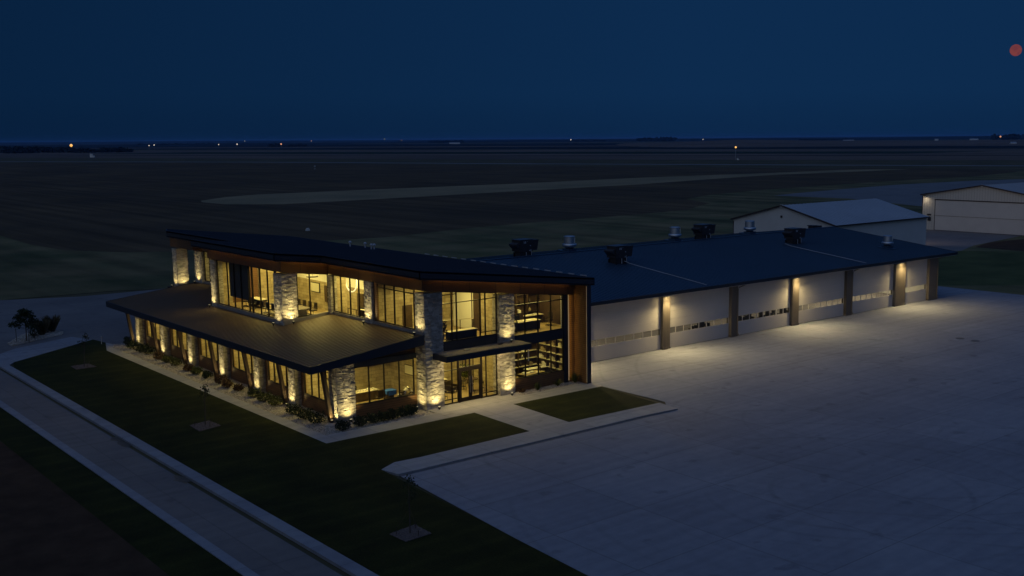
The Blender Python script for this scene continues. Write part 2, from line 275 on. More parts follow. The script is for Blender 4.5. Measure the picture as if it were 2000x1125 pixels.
# ------------------------------------------------------------------ mesh builder
class MB:
    def __init__(s): s.v = []; s.f = []; s.mi = []
    def add(s, vs, fs, k=0):
        o = len(s.v); s.v += [tuple(v) for v in vs]; s.f += [tuple(i+o for i in f) for f in fs]; s.mi += [k]*len(fs)
    def box(s, x0, x1, y0, y1, z0, z1, k=0):
        s.add([(x0,y0,z0),(x1,y0,z0),(x1,y1,z0),(x0,y1,z0),(x0,y0,z1),(x1,y0,z1),(x1,y1,z1),(x0,y1,z1)],
              [(0,3,2,1),(4,5,6,7),(0,1,5,4),(1,2,6,5),(2,3,7,6),(3,0,4,7)], k)
    def cbox(s, c, sx, sy, sz, k=0): s.box(c[0]-sx/2, c[0]+sx/2, c[1]-sy/2, c[1]+sy/2, c[2]-sz/2, c[2]+sz/2, k)
    def bar(s, a, b, w_, h_, k=0, up=(0,0,1)):
        a = Vector(a); b = Vector(b); d = (b-a).normalized(); u = Vector(up)
        if abs(d.dot(u)) > 0.98: u = Vector((0,1,0))
        sx = d.cross(u).normalized()*w_/2; su = sx.cross(d).normalized()*h_/2
        vs = [a-sx-su, a+sx-su, a+sx+su, a-sx+su, b-sx-su, b+sx-su, b+sx+su, b-sx+su]
        s.add(vs, [(0,1,2,3),(7,6,5,4),(0,4,5,1),(1,5,6,2),(2,6,7,3),(3,7,4,0)], k)
    def tube(s, pts, rad, n=8, k=0, caps=True):
        pts = [Vector(p) for p in pts]; rads = rad if isinstance(rad, (list, tuple)) else [rad]*len(pts)
        rings = []
        for i, p in enumerate(pts):
            d = (pts[min(i+1, len(pts)-1)] - pts[max(i-1, 0)]).normalized()
            u = Vector((0,0,1)) if abs(d.z) < 0.9 else Vector((1,0,0))
            a = d.cross(u).normalized(); b = a.cross(d)
            rings.append([p + (a*math.cos(2*math.pi*j/n) + b*math.sin(2*math.pi*j/n))*rads[i] for j in range(n)])
        vs = [v for r in rings for v in r]; fs = []
        for i in range(len(pts)-1):
            for j in range(n):
                a = i*n+j; b = i*n+(j+1) % n; fs.append((a, b, b+n, a+n))
        if caps: fs.append(tuple(range(n-1, -1, -1))); fs.append(tuple((len(pts)-1)*n+j for j in range(n)))
        s.add(vs, fs, k)
    def lathe(s, c, prof, n=20, k=0):
        vs = []; fs = []
        for (r_, z) in prof:
            for j in range(n): t = 2*math.pi*j/n; vs.append((c[0]+r_*math.cos(t), c[1]+r_*math.sin(t), c[2]+z))
        for i in range(len(prof)-1):
            for j in range(n): a = i*n+j; b = i*n+(j+1) % n; fs.append((a, b, b+n, a+n))
        fs.append(tuple(range(n-1, -1, -1))); fs.append(tuple((len(prof)-1)*n+j for j in range(n)))
        s.add(vs, fs, k)
    def prism(s, poly, zt, zb, k=0):
        """polygon (x, y) extruded between two height functions"""
        n = len(poly); vs = [(x, y, zb(x, y)) for x, y in poly] + [(x, y, zt(x, y)) for x, y in poly]
        s.add(vs, [tuple(range(n-1, -1, -1)), tuple(range(n, 2*n))] + [(i, (i+1) % n, (i+1) % n+n, i+n) for i in range(n)], k)
    def build(s, name, mats, parent=None, smooth=False):
        me = bpy.data.meshes.new(name); me.from_pydata([tuple(v) for v in s.v], [], s.f)
        if not isinstance(mats, (list, tuple)): mats = [mats]
        for x in mats: me.materials.append(x)
        if len(mats) > 1: me.polygons.foreach_set("material_index", s.mi)
        if smooth: me.polygons.foreach_set("use_smooth", [True]*len(me.polygons))
        me.update(); o = bpy.data.objects.new(name, me); COL.objects.link(o)
        if parent is not None: o.parent = parent; o.matrix_parent_inverse = parent.matrix_basis.inverted() if getattr(s, 'world', True) else Matrix.Identity(4)
        return o
def local(): b = MB(); b.world = False; return b

def tag(o, label=None, cat=None, group=None, kind=None):
    if label: o["label"] = label
    if cat: o["category"] = cat
    if group: o["group"] = group
    if kind: o["kind"] = kind
    return o
def empty(name, loc, label, cat, group=None, rz=0):
    o = bpy.data.objects.new(name, None); COL.objects.link(o); o.location = loc; o.rotation_euler = (0, 0, rz); o.empty_display_size = 0.3
    o.matrix_basis = Matrix.Translation(loc) @ Matrix.Rotation(rz, 4, 'Z')
    return tag(o, label, cat, group)
def kids(o): return [c for c in bpy.data.objects if c.parent == o]
def dup(root, loc, rz, label, group=None, name=None):
    def cp(o, par):
        c = o.copy(); COL.objects.link(c)
        if par is not None: c.parent = par; c.matrix_parent_inverse = o.matrix_parent_inverse
        for ch in kids(o): cp(ch, c)
        return c
    r = cp(root, None); r.matrix_basis = Matrix.Translation(loc) @ Matrix.Rotation(rz, 4, 'Z') @ Matrix.Diagonal((*root.scale, 1))
    r["label"] = label
    if group: r["group"] = group
    return r
def sheet(name, poly, z, m_, kind='structure'):
    b = MB(); b.add([(x, y, z) for x, y in poly], [tuple(range(len(poly)))]); return tag(b.build(name, m_), kind=kind)
def area(loc, sx, sy, power, col=WARM, rot=(0, 0, 0), name="ceiling_lamp", parent=None, spread=math.pi):
    l = bpy.data.lights.new(name, 'AREA'); l.shape = 'RECTANGLE'; l.size = sx; l.size_y = sy; l.energy = power; l.color = col; l.spread = spread
    o = bpy.data.objects.new(name, l); COL.objects.link(o); o.location = loc; o.rotation_euler = rot
    if parent is not None: o.parent = parent; o.matrix_parent_inverse = parent.matrix_basis.inverted()
    return o
def spot(loc, aim, power, col, angle=60, blend=0.6, rad=0.05, name="spot", parent=None, world=True):
    l = bpy.data.lights.new(name, 'SPOT'); l.energy = power; l.color = col; l.spot_size = R(angle); l.spot_blend = blend; l.shadow_soft_size = rad
    o = bpy.data.objects.new(name, l); COL.objects.link(o); o.location = loc
    o.rotation_euler = (Vector(loc)-Vector(aim)).to_track_quat('Z', 'Y').to_euler()
    if parent is not None: o.parent = parent; o.matrix_parent_inverse = parent.matrix_basis.inverted() if world else Matrix.Identity(4)
    return o

# ================================================================== GROUND
sheet('ground', [(-60000, -60000), (60000, -60000), (60000, 60000), (-60000, 60000)], -0.05, M['prairie'])
g = sheet
# tilled fields and grass strips between the buildings and the runway
g('field', [(-700, 190), (-240, 186), (-60, 165), (-25, 192), (1.7, 194.6), (0.6, 166.5), (2.3, 149.4), (9.4, 137.2), (16.3, 133.0), (47, 132.1), (60.2, 130.2), (86.1, 137.2), (109.3, 139.7), (139.9, 141), (164.9, 144.3),
            (192.5, 160.6), (205, 182), (231.6, 194.6), (274.4, 204), (318.9, 207.8), (376.9, 213.6), (443.4, 213.1), (521.3, 229.2), (548, 245.5), (556, 275), (535.6, 300), (590, 284), (520, 360), (470, 520), (400, 800), (330, 980), (225, 1130), (-900, 3900)], -0.02, M['soil'])
g('grass_strip', [(88, 296.9), (103.7, 313.2), (119.6, 322.2), (176.8, 325.2), (242.7, 324.4), (332, 333.4), (426.8, 327.6), (497, 329.5), (520, 322), (536, 306), (490.6, 303.6), (400.6, 306.3), (338.3, 292), (275.7, 275.9), (198.4, 267.2), (137.6, 260.3), (97.8, 256.4), (85.2, 270.2), (84.7, 287.3)], 0.0, M['strip_grass'])
g('grass_verge', [(1.7, 194.6), (0.6, 166.5), (2.3, 149.4), (9.4, 137.2), (16.3, 133.0), (47, 132.1), (60.2, 130.2), (86.1, 137.2), (109.3, 139.7), (139.9, 141), (164.9, 144.3), (192.5, 160.6), (205, 182), (231.6, 194.6), (274.4, 204),
                  (318.9, 207.8), (376.9, 213.6), (443.4, 213.1), (560, 240), (700, 240), (700, -100), (300, -60), (70, -60), (64, 50), (-10, 86), (-130, 95), (-400, 120), (-400, 178), (-60, 165), (-25, 192)], 0.0, M['rough_grass'])
rw = [(-1200, 4590), (243, 1214), (399, 928), (485, 638), (570, 444), (640, 286), (760, 10)]
def ribbon(name, pts, w0, w1, z, m_):
    a = [(x+w0, y) for x, y in pts]; b_ = [(x+w1, y) for x, y in reversed(pts)]; return g(name, a+b_, z, m_)
ribbon('runway', [(243-0.42*(y-1214), y) for y in (4500, 1214)] + [(399, 900), (485, 650), (570, 450), (640, 286), (760, 5)], -9, 9, 0.02, M['runway'])
ribbon('far_field', [(-6000, 16000), (330, 1500), (520, 1000), (640, 700), (760, 440), (900, 150)], 0, 900, 0.03, M['stubble'])
ribbon('crop_field', [(-1500, 11000), (520, 4200), (1100, 2000), (1500, 900), (1700, 300)], 0, 2400, 0.06, M['dark_crop'])
ribbon('green_field', [(520, 1900), (760, 1300), (930, 930), (1060, 640)], 0, 210, 0.10, M['crop'])
ribbon('field_road', [(420, 1750), (640, 1150), (800, 820), (960, 520), (1200, 60)], 0, 26, 0.14, M['dark_crop'])
ribbon('pale_field', [(900, 3600), (1500, 2300), (2100, 1500), (2700, 900)], 0, 380, 0.12, M['stubble'])
g('taxiway', [(240.5, 174), (241.8, 143.9), (223, 108), (215, 90), (320, 20), (640, 60), (460, 172), (427.8, 179), (397.7, 187.7), (340, 190), (292, 183.5), (260, 178.4)], 0.03, M['taxi'])
# concrete yard behind and left of the offices, the parking apron, the hangar forecourt
g('yard', [(-26.5, 90), (-60, 97), (-120, 100), (-120, 34), (-38.0, 34), (-38.0, 60.2), (-33.9, 60.2), (-33.5, 49), (-33.3, 42), (-24.1, 49.3), (-23.5, 46.4), (-23.4, 43), (-15, 43), (-15, 54), (3, 54), (3, 84.5), (-5, 83.2), (-15, 83.3), (-23.8, 87)], 0.012, M['drive'])
g('apron', [(-25.0, -10.7), (-26.7, -29.3), (-30, -75), (90, -75), (90, -40), (74, -22), (73.6, 12.6), (66, 12.8), (66, 7.6), (0.05, 7.6), (0.05, -8.4), (-2, -10.7)], 0.012, M['apron'])
g('forecourt', [(153.2, 62.5), (153.2, 39.2), (152, 40.6), (127.3, 37.1), (118, 34), (88, 37), (66, 24), (66, 44), (86, 66), (120, 70)], 0.016, M['drive'])
g('service_road', [(124.4, 25.9), (125, 35.4), (134.7, 38.1), (150, 36.6), (230, 30), (230, 20), (150, 28), (134.7, 30.6)], 0.02, M['asphalt'])
# left drive with its gutter and the old road beyond it
g('drive', [(-34.95, 46), (-35.2, -75), (-38.9, -75), (-37.7, 60), (-34, 60)], 0.012, M['drive'])
b = MB(); b.box(-34.72, -33.95, -75, 41.2, -0.04, 0.13); tag(b.build('kerb', M['curb']), kind='structure')
b = MB(); b.box(-38.55, -38.0, -75, 34, -0.04, 0.06); tag(b.build('kerb', M['curb']), kind='structure')
g('verge', [(-38.2, -75), (-38.0, 33.9), (-46, 33.9), (-40.95, 26), (-41.3, -75)], 0.008, M['lawn'])
g('road', [(-41.2, -75), (-41.0, 20), (-43, 24), (-60, 26), (-60, -75)], 0.004, M['asphalt'])
g('grass_field', [(66.3, 13), (73.8, 12.9), (90, -2), (160, 10), (230, 19), (150, 27.5), (134, 30), (124, 25.5), (118, 33.5), (88, 36.5), (66.3, 23.8)], 0.006, mat('meadow_grass', (0.085, 0.095, 0.035), 0.95, col2=(0.045, 0.058, 0.020), vscale=0.15, bump=0.5, bscale=4, spec=0.1))
dm = mat('wet_dirt', (0.11, 0.085, 0.06), 0.7, col2=(0.05, 0.04, 0.03), vscale=2.5)
for (px_, py_, sd_) in ((-34.9, 9.2, 1), (-34.95, 7.6, 2), (-35.1, -2.4, 3)):
    r_ = random.Random(sd_); pp = []
    for k_ in range(14):
        a_ = 6.283*k_/14; q_ = r_.uniform(.6, 1.15); pp.append((px_+math.cos(a_)*.45*q_, py_+math.sin(a_)*1.0*q_))
    g('dirt_patch', pp, 0.016+0.004*sd_, dm)
# lawns
LZ = 0.10
def slab(name, poly, z0, z1, m_): b = MB(); b.prism(poly, lambda x, y: z1, lambda x, y: z0); return tag(b.build(name, m_), kind='structure')
slab('lawn', [(-33.3, 42.1), (-33.93, 39.0), (-33.93, -75), (-30.2, -75), (-26.7, -29.3), (-25.3, -9.0), (-23.9, -8.2), (-22, -8.35), (-13.1, -8.2), (-12.9, -1.5), (-25.0, -1.55), (-25.05, 42.1), (-23.75, 46.5), (-24.1, 49.2)], -0.04, LZ, M['lawn'])
slab('lawn', [(-9.5, -8.2), (-0.9, -8.5), (-0.3, -1.5), (-9.15, -1.4)], -0.04, LZ, M['lawn'])
# walks
slab('walk', [(-25.0, 0.27), (-24.08, 0.27), (-24.08, 43.2), (-23.45, 45.0), (-23.72, 46.5), (-25.03, 42.1)], -0.04, 0.09, M['walk'])
slab('walk', [(-25.0, -1.53), (-12.88, -1.48), (-9.16, -1.38), (-0.28, -1.48), (0.04, -1.2), (0.04, 0.5), (-6.85, 0.5), (-6.85, 2.4), (-15.05, 2.4), (-15.05, 0.27), (-25.0, 0.27)], -0.04, 0.09, M['walk'])
slab('walk', [(-13.08, -8.22), (-9.5, -8.22), (-9.16, -1.38), (-12.88, -1.48)], -0.04, 0.09, M['walk'])
slab('walk', [(-25.3, -9.0), (-25.0, -10.5), (-4, -10.5), (-1.0, -10.75), (-0.7, -8.6), (-0.92, -8.53), (-9.5, -8.22), (-13.08, -8.22), (-22, -8.37), (-23.9, -8.22)], -0.04, 0.09, M['walk'])
slab('walk', [(-33.3, 42.15), (-24.12, 49.3), (-25.2, 52.6), (-31.3, 49.6), (-34.6, 46), (-34.72, 41.2), (-33.95, 41.2)], -0.04, 0.05, M['curb'])
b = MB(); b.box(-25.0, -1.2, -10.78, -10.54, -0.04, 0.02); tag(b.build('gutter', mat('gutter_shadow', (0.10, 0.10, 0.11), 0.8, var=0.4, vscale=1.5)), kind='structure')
# planting beds
def pebbles(name, poly, n, z, smin, smax, m_, seed=1):
    r = random.Random(seed); b = MB(); xs = [p[0] for p in poly]; ys = [p[1] for p in poly]
    def inside(x, y):
        c = False; j = len(poly)-1
        for i in range(len(poly)):
            if (poly[i][1] > y) != (poly[j][1] > y) and x < (poly[j][0]-poly[i][0])*(y-poly[i][1])/(poly[j][1]-poly[i][1])+poly[i][0]: c = not c
            j = i
        return c
    k = 0
    while k < n:
        x = r.uniform(min(xs), max(xs)); y = r.uniform(min(ys), max(ys))
        if not inside(x, y): continue
        s = r.uniform(smin, smax); k += 1
        vs = []
        for q in ((1,0,0),(0,1,0),(-1,0,0),(0,-1,0),(0,0,1),(0,0,-0.5)):
            vs.append((x+q[0]*s*r.uniform(.6,1.2), y+q[1]*s*r.uniform(.6,1.2), z+q[2]*s*r.uniform(.4,.8)))
        b.add(vs, [(0,1,4),(1,2,4),(2,3,4),(3,0,4),(1,0,5),(2,1,5),(3,2,5),(0,3,5)])
    return tag(b.build(name, m_), kind='stuff')
M['pebble'] = island_var(mat('river_pebbles', (1, 1, 1), 0.85), (0.16, 0.14, 0.12), (0.55, 0.50, 0.43))
bed1 = [(-24.05, 43.5), (-24.05, 0.3), (-15.05, 0.3), (-15.1, 2.8), (-21.2, 2.8), (-21.2, 44.5), (-23.4, 45.2)]
bed2 = [(-6.85, 0.5), (0.0, 0.5), (0.0, 1.65), (-6.85, 1.65)]
slab('gravel_bed', bed1, -0.04, 0.05, M['gravel']); slab('gravel_bed', bed2, -0.04, 0.096, M['gravel'])
island = [(-31.2, 51.3), (-25.6, 54.5), (-24.9, 56.2), (-25.6, 59.5), (-28.5, 57.8), (-31.1, 53.2)]
slab('gravel_bed', island, -0.04, 0.07, M['gravel'])
tag(pebbles('river_rock', bed1, 6500, 0.06, 0.03, 0.085, M['pebble'], 3), 'pale river rock spread in the long bed beside the low wing', 'river rock')
tag(pebbles('river_rock', bed2, 700, 0.10, 0.03, 0.07, M['pebble'], 4), 'pale river rock spread below the front office windows', 'river rock')
tag(pebbles('river_rock', island, 1200, 0.08, 0.04, 0.10, M['pebble'], 5), 'river rock spread round the staked tree on the corner island', 'river rock')
# ================================================================== OFFICE BUILDING
OFF = empty('office_building', (-7.5, 1.6, 0), 'two storey stone and glass office block with angular dark roofs, wood frieze and lit windows', 'building')
SL = 0.118
zr = lambda x, y=0: 8.8 - SL*x                      # top of upper roof
zl = lambda x, y=0: 5.73 - SL*(-15.1-x)             # top of low roof
up_poly = [(0.35, -0.05), (0.35, 54.0), (-14.2, 54.0), (-16.3, 48.3), (-16.3, 31.2), (-20.5, 31.2), (-20.5, 14.45), (-16.4, 14.45), (-16.4, -0.05)]
up_poly_ccw = list(reversed(up_poly))
def part(b, name, m_, par=OFF): return b.build(name, m_, par)
# upper roof: sheet with standing seams, and a deep fascia round the edge
b = MB(); b.prism(up_poly_ccw, lambda x, y: zr(x), lambda x, y: zr(x)-0.12)
y = 0.3
while y < 53.8:
    x0 = -20.4 if 14.5 < y < 31.1 else (-16.3 if y < 48.3 else -16.2+(y-48.3)*.37)
    b.bar((x0, y, zr(x0)+0.015), (0.3, y, zr(0.3)+0.015), 0.03, 0.045); y += 0.42
up_roof = part(b, 'roof', M['roof_upper'])
b = MB()
def fascia(b, poly, zf, h, t, inset=0.0, drop=0.10):
    n = len(poly)
    for i in range(n):
        p, q = Vector(poly[i]), Vector(poly[(i+1) % n]); d = (q-p).normalized(); nrm = Vector((d.y, -d.x))   # outward for ccw
        p2 = p - d*0; q2 = q + d*0
        a0 = p2 + nrm*inset; a1 = q2 + nrm*inset; b0 = p2 + nrm*(inset+t); b1 = q2 + nrm*(inset+t)
        b0e = b0 - d*0; b1e = b1 + d*0
        vs = [(a0.x, a0.y, zf(a0.x)-h), (a1.x, a1.y, zf(a1.x)-h), (b1e.x, b1e.y, zf(b1e.x)-h), (b0e.x, b0e.y, zf(b0e.x)-h),
              (a0.x, a0.y, zf(a0.x)+0.04), (a1.x, a1.y, zf(a1.x)+0.04), (b1e.x, b1e.y, zf(b1e.x)+0.04), (b0e.x, b0e.y, zf(b0e.x)+0.04)]
        b.add(vs, [(0,1,2,3),(7,6,5,4),(0,4,5,1),(1,5,6,2),(2,6,7,3),(3,7,4,0)])
fascia(b, up_poly_ccw, zr, 0.60, 0.06); part(b, 'fascia', M['navy'], up_roof)
b = MB(); b.prism(up_poly_ccw, lambda x, y: zr(x)-0.50, lambda x, y: zr(x)-0.56)
part(b, 'soffit', M['frieze'], up_roof)
for i in range(16):
    b = MB(); yy = 1.0+i*1.55; b.bar((0.44, yy, zr(0.4)+0.10), (0.44, yy+0.8, zr(0.4)+0.10), 0.03, 0.08); part(b, 'snow_guard', M['pvc'], up_roof)
# wood frieze band above the upper glazing
wall_line = [(-0.75, 1.65), (-15.0, 1.65), (-15.0, 15.7), (-19.2, 15.7), (-19.2, 29.7), (-15.0, 29.7), (-15.0, 42.0), (-15.9, 42.0), (-15.9, 47.4), (-13.0, 47.4)]
b = MB()
def band(b, p, q, off, t, z0f, z1f, ext0=0, ext1=0, k=0):
    p, q = Vector(p), Vector(q); d = (q-p).normalized(); n = Vector((-d.y, d.x)) * -1
    # outward normal is to the left-front side of travel direction (walls run clockwise seen from above)
    n = Vector((-d.y, d.x)); 
    p = p - d*ext0; q = q + d*ext1
    c = [p+n*off, q+n*off, q+n*(off+t), p+n*(off+t)]
    vs = [(v.x, v.y, z0f(v.x, v.y)) for v in c] + [(v.x, v.y, z1f(v.x, v.y)) for v in c]
    b.add(vs, [(0,1,2,3),(7,6,5,4),(0,4,5,1),(1,5,6,2),(2,6,7,3),(3,7,4,0)], k)
# travelling from the front right corner leftwards and then back: outside is on the left of the travel direction -> n=(-dy,dx) with d=(-1,0) gives (0,-1)
exts = []
for i in range(len(wall_line)-1):
    p, q = wall_line[i], wall_line[i+1]
    def turn(k):
        if k <= 0 or k >= len(wall_line)-1: return 0
        a = Vector(wall_line[k])-Vector(wall_line[k-1]); c = Vector(wall_line[k+1])-Vector(wall_line[k]); return a.x*c.y-a.y*c.x
    e0 = -0.30 if turn(i) > 0 else 0; e1 = 0.297 if turn(i+1) < 0 else (-0.30 if turn(i+1) > 0 else 0)
    band(b, p, q, 0.003, 0.30, lambda x, y: zr(x)-1.53, lambda x, y: zr(x)-0.557, e0, e1)
part(b, 'frieze', M['frieze'])
# thin warm LED strip tucked under the soffit, washing the frieze
b = MB()
for i in range(6):
    band(b, wall_line[i], wall_line[i+1], 0.62, 0.03, lambda x, y: zr(x)-0.60, lambda x, y: zr(x)-0.57, -0.5, -0.5 if i != 4 else 0.3)
part(b, 'led_strip', M['led_soffit'])
# wing wall on the right: navy front edge, wood inner face, glowing strips as painted trim highlights
b = MB(); b.box(-0.42, 0.0, 0.0, 1.2, 0.0, 8.3); part(b, 'wing_wall', M['navy'])
b = MB(); b.box(-0.46, -0.423, 0.06, 1.6, 0.0, 8.22); part(b, 'wing_cladding', M['siding'])
b = MB(); b.box(-1.17, -0.463, 1.55, 1.7, 0.0, 8.1); part(b, 'wood_panel', M['siding'])
b = MB(); b.box(-1.19, -1.12, 1.46, 1.52, 0.25, 8.1); part(b, 'led_strip', M['led'])  # glow paints the bright reflection on the corner trim
b = MB(); b.box(-0.475, -0.462, 0.01, 0.03, 0.2, 8.15); part(b, 'led_strip', M['led'])  # glow paints the catch-light along the wall edge
area((-1.05, 1.38, 4.2), .05, 7.6, 9, col=(1, .66, .16), rot=(R(90), 0, R(-65)), parent=OFF, name='led_wash')  # unseen fill lamp added to brighten the wood panel
# outer walls nobody sees through: right and back walls
b = MB(); b.box(-0.4, 0.0, 1.2, 53.0, 0, 8.25); b.box(-8.0, -0.4, 52.7, 53.0, 0, 8.3); b.box(-8.0, -7.7, 43.25, 52.7, 0, 9.2); b.box(-15.0, -7.7, 42.95, 43.25, 0, 9.2)
b.box(-21.1, -15.05, 43.0, 43.2, 0, 4.3); part(b, 'wall', M['siding'])
# ---- low roof
lp = [(-24.3, 1.6), (-15.05, 1.6), (-15.05, 15.66), (-19.25, 15.66), (-19.25, 29.75), (-15.05, 29.75), (-15.05, 43.5), (-24.3, 43.5)]
b = MB(); b.prism(lp, lambda x, y: zl(x), lambda x, y: zl(x)-0.12)
yy = 1.75
while yy < 43.4:
    x1 = -19.3 if 15.6 < yy < 29.8 else -15.1
    b.bar((-24.28, yy, zl(-24.28)+0.018), (x1, yy, zl(x1)+0.012), 0.03, 0.036); yy += 0.41
low_roof = part(b, 'roof', M['roof_low'])
b = MB(); fp = [(-24.3, 1.6), (-15.13, 1.6), (-15.13, 43.5), (-24.3, 43.5)]
zf = lambda x: zl(x)
for i in (0, 2, 3):
    p, q = Vector(fp[i]), Vector(fp[(i+1) % 4]); d = (q-p).normalized(); n_ = Vector((d.y, -d.x)); c = [p, q, q+n_*0.06, p+n_*0.06]
    h = [0.50 + 0.022*(v.x+24.3) for v in c]
    b.add([(v.x, v.y, zl(v.x)-hh) for v, hh in zip(c, h)] + [(v.x, v.y, zl(v.x)+0.03) for v in c], [(0,1,2,3),(7,6,5,4),(0,4,5,1),(1,5,6,2),(2,6,7,3),(3,7,4,0)])
part(b, 'fascia', M['navy'], low_roof)
b = MB(); b.prism([(-24.28, 1.63), (-15.1, 1.63), (-15.1, 43.45), (-24.28, 43.45)], lambda x, y: zl(x)-0.40, lambda x, y: zl(x)-0.45)
part(b, 'soffit', M['timber'], low_roof)
# flashing kerb where upper walls meet the low roof
b = MB()
for i in (1, 2, 3, 4, 5): band(b, wall_line[i], wall_line[i+1], 0.003, 0.16, lambda x, y: zl(x)-0.05, lambda x, y: zl(-15.1 if x > -17 else -19.2)+ (0.22 if x > -17 else 0.30), 0, 0.15 if i in (2, 3) else 0)
part(b, 'roof_kerb', M['sillstone'])

# ---- stone piers built up from random ledge stones
def stone_pier(x0, x1, y0, y1, z0, ztop, seed, skip=()):
    r = random.Random(seed); b = MB()
    b.box(x0+0.02, x1-0.02, y0+0.02, y1-0.02, z0, ztop-0.02)
    z = z0
    while z < ztop-0.05:
        h = r.choice((0.07, 0.09, 0.11, 0.15)); h = min(h, ztop-z)
        for side in range(4):
            if side in skip: continue
            a, c = (x0, x1) if side in (0, 2) else (y0, y1)
            t = a
            while t < c-0.02:
                l = r.uniform(0.16, 0.52); e = min(t+l, c)
                if c-e < 0.1: e = c
                p = r.choice((0.0, 0.012, 0.022, 0.034, 0.05)); g_ = 0.004; q = r.uniform(-0.012, 0.012)
                za, zb_ = z+g_, z+h-g_
                if side == 0: vs = [(t+g_, y0+.02, za), (e-g_, y0+.02, za), (e-g_, y0-p, za), (t+g_, y0-p-q, za), (t+g_, y0+.02, zb_), (e-g_, y0+.02, zb_), (e-g_, y0-p-q, zb_), (t+g_, y0-p, zb_)]
                elif side == 2: vs = [(t+g_, y1-.02, za), (e-g_, y1-.02, za), (e-g_, y1+p, za), (t+g_, y1+p, za), (t+g_, y1-.02, zb_), (e-g_, y1-.02, zb_), (e-g_, y1+p, zb_), (t+g_, y1+p, zb_)]
                elif side == 3: vs = [(x0+.02, t+g_, za), (x0+.02, e-g_, za), (x0-p, e-g_, za), (x0-p-q, t+g_, za), (x0+.02, t+g_, zb_), (x0+.02, e-g_, zb_), (x0-p-q, e-g_, zb_), (x0-p, t+g_, zb_)]
                else: vs = [(x1-.02, t+g_, za), (x1-.02, e-g_, za), (x1+p, e-g_, za), (x1+p, t+g_, za), (x1-.02, t+g_, zb_), (x1-.02, e-g_, zb_), (x1+p, e-g_, zb_), (x1+p, t+g_, zb_)]
                b.add(vs, [(0,1,2,3),(7,6,5,4),(0,4,5,1),(1,5,6,2),(2,6,7,3),(3,7,4,0)])
                t = e
        z += h
    return part(b, 'stone_pier', M['stone'])
stone_pier(-15.0, -13.45, 1.58, 2.85, 0, zr(-13.45)-1.56, 1)
stone_pier(-8.27, -6.80, 1.45, 2.3, 0, zr(-6.8)-1.56, 2)
stone_pier(-21.75, -20.3, 2.78, 3.9, 0, 4.55, 3)
PY = [(9.2, 10.2), (15.35, 16.3), (22.1, 23.05), (28.95, 29.9), (35.6, 36.55), (42.15, 43.1)]
for i, (a, c) in enumerate(PY): stone_pier(-21.8, -21.2, a, c, 0, 4.52, 10+i, skip=(1,))
stone_pier(-15.22, -14.75, 8.7, 9.85, 5.45, zr(-15)-1.56, 20, skip=(1,))
stone_pier(-19.45, -18.1, 15.6, 16.95, 4.9, zr(-18.1)-1.56, 21)
stone_pier(-19.4, -18.7, 28.75, 29.75, 4.9, zr(-18.7)-1.56, 22)
stone_pier(-15.26, -14.7, 15.2, 15.68, 5.6, zr(-15)-1.56, 23)
stone_pier(-15.25, -14.3, 42.0, 43.75, 5.4, zr(-14.5)-1.56, 24)
stone_pier(-16.15, -15.0, 46.3, 47.35, 0, zr(-15)-1.56, 25)

# ---- slanted timber posts under the eave
for i, y0 in enumerate([3.3] + [c+0.25 for a, c in PY]):
    b = MB(); b.bar((-22.0, y0, 0.0), (-22.62, y0, zl(-22.6)-0.44), 0.36, 0.24, up=(1, 0, 0)); part(b, 'slanted_post', M['timber'])

# ---- glazing.  A window is a frame mesh with its panes as a child
def window(axis, pos, a0, a1, z0, z1, mull=(), trans=(), name='window', fw_=0.07, dep=0.12, m_=None, heavy=(), depth_dir=1):
    """axis 'y': wall in plane y=pos, running along x; axis 'x': plane x=pos, running along y. z1 may be a function"""
    z1f = z1 if callable(z1) else (lambda t: z1)
    b = MB(); gl = MB()
    def bx(t0, t1, za, zb_, t=dep):
        c0, c1 = pos-t/2, pos+t/2
        if axis == 'y': b.box(t0, t1, c0, c1, za, zb_)
        else: b.box(c0, c1, t0, t1, za, zb_)
    bx(a0, a0+fw_, z0, z1f(a0)); bx(a1-fw_, a1, z0, z1f(a1)); bx(a0+fw_, a1-fw_, z0, z0+fw_)
    if axis == 'y': b.add([(a0+fw_, pos-dep/2, z1f(a0)-fw_), (a1-fw_, pos-dep/2, z1f(a1)-fw_), (a1-fw_, pos+dep/2, z1f(a1)-fw_), (a0+fw_, pos+dep/2, z1f(a0)-fw_),
                           (a0+fw_, pos-dep/2, z1f(a0)), (a1-fw_, pos-dep/2, z1f(a1)), (a1-fw_, pos+dep/2, z1f(a1)), (a0+fw_, pos+dep/2, z1f(a0))], [(0,3,2,1),(4,5,6,7),(0,1,5,4),(1,2,6,5),(2,3,7,6),(3,0,4,7)])
    else: bx(a0+fw_, a1-fw_, z1f(a0)-fw_, z1f(a0))
    for t in mull:
        hw = 0.035 if t not in heavy else 0.09
        bx(t-hw, t+hw, z0+fw_, z1f(t)-fw_, dep-0.006)
    for tz in trans:
        if isinstance(tz, tuple): zz, t0, t1 = tz
        else: zz, t0, t1 = tz, a0+fw_, a1-fw_
        bx(t0, t1, zz-0.03, zz+0.03, dep-0.014)
    fr = part(b, name, m_ or M['bronze'])
    if axis == 'y': gl.add([(a0+.01, pos, z0+.01), (a1-.01, pos, z0+.01), (a1-.01, pos, z1f(a1)-.01), (a0+.01, pos, z1f(a0)-.01)], [(0, 1, 2, 3)])
    else: gl.add([(pos, a0+.01, z0+.01), (pos, a1-.01, z0+.01), (pos, a1-.01, z1f(a1)-.01), (pos, a0+.01, z1f(a0)-.01)], [(3, 2, 1, 0)])
    gl.build('pane', M['glass'], fr)
    return fr
head = lambda t: zr(t)-1.53
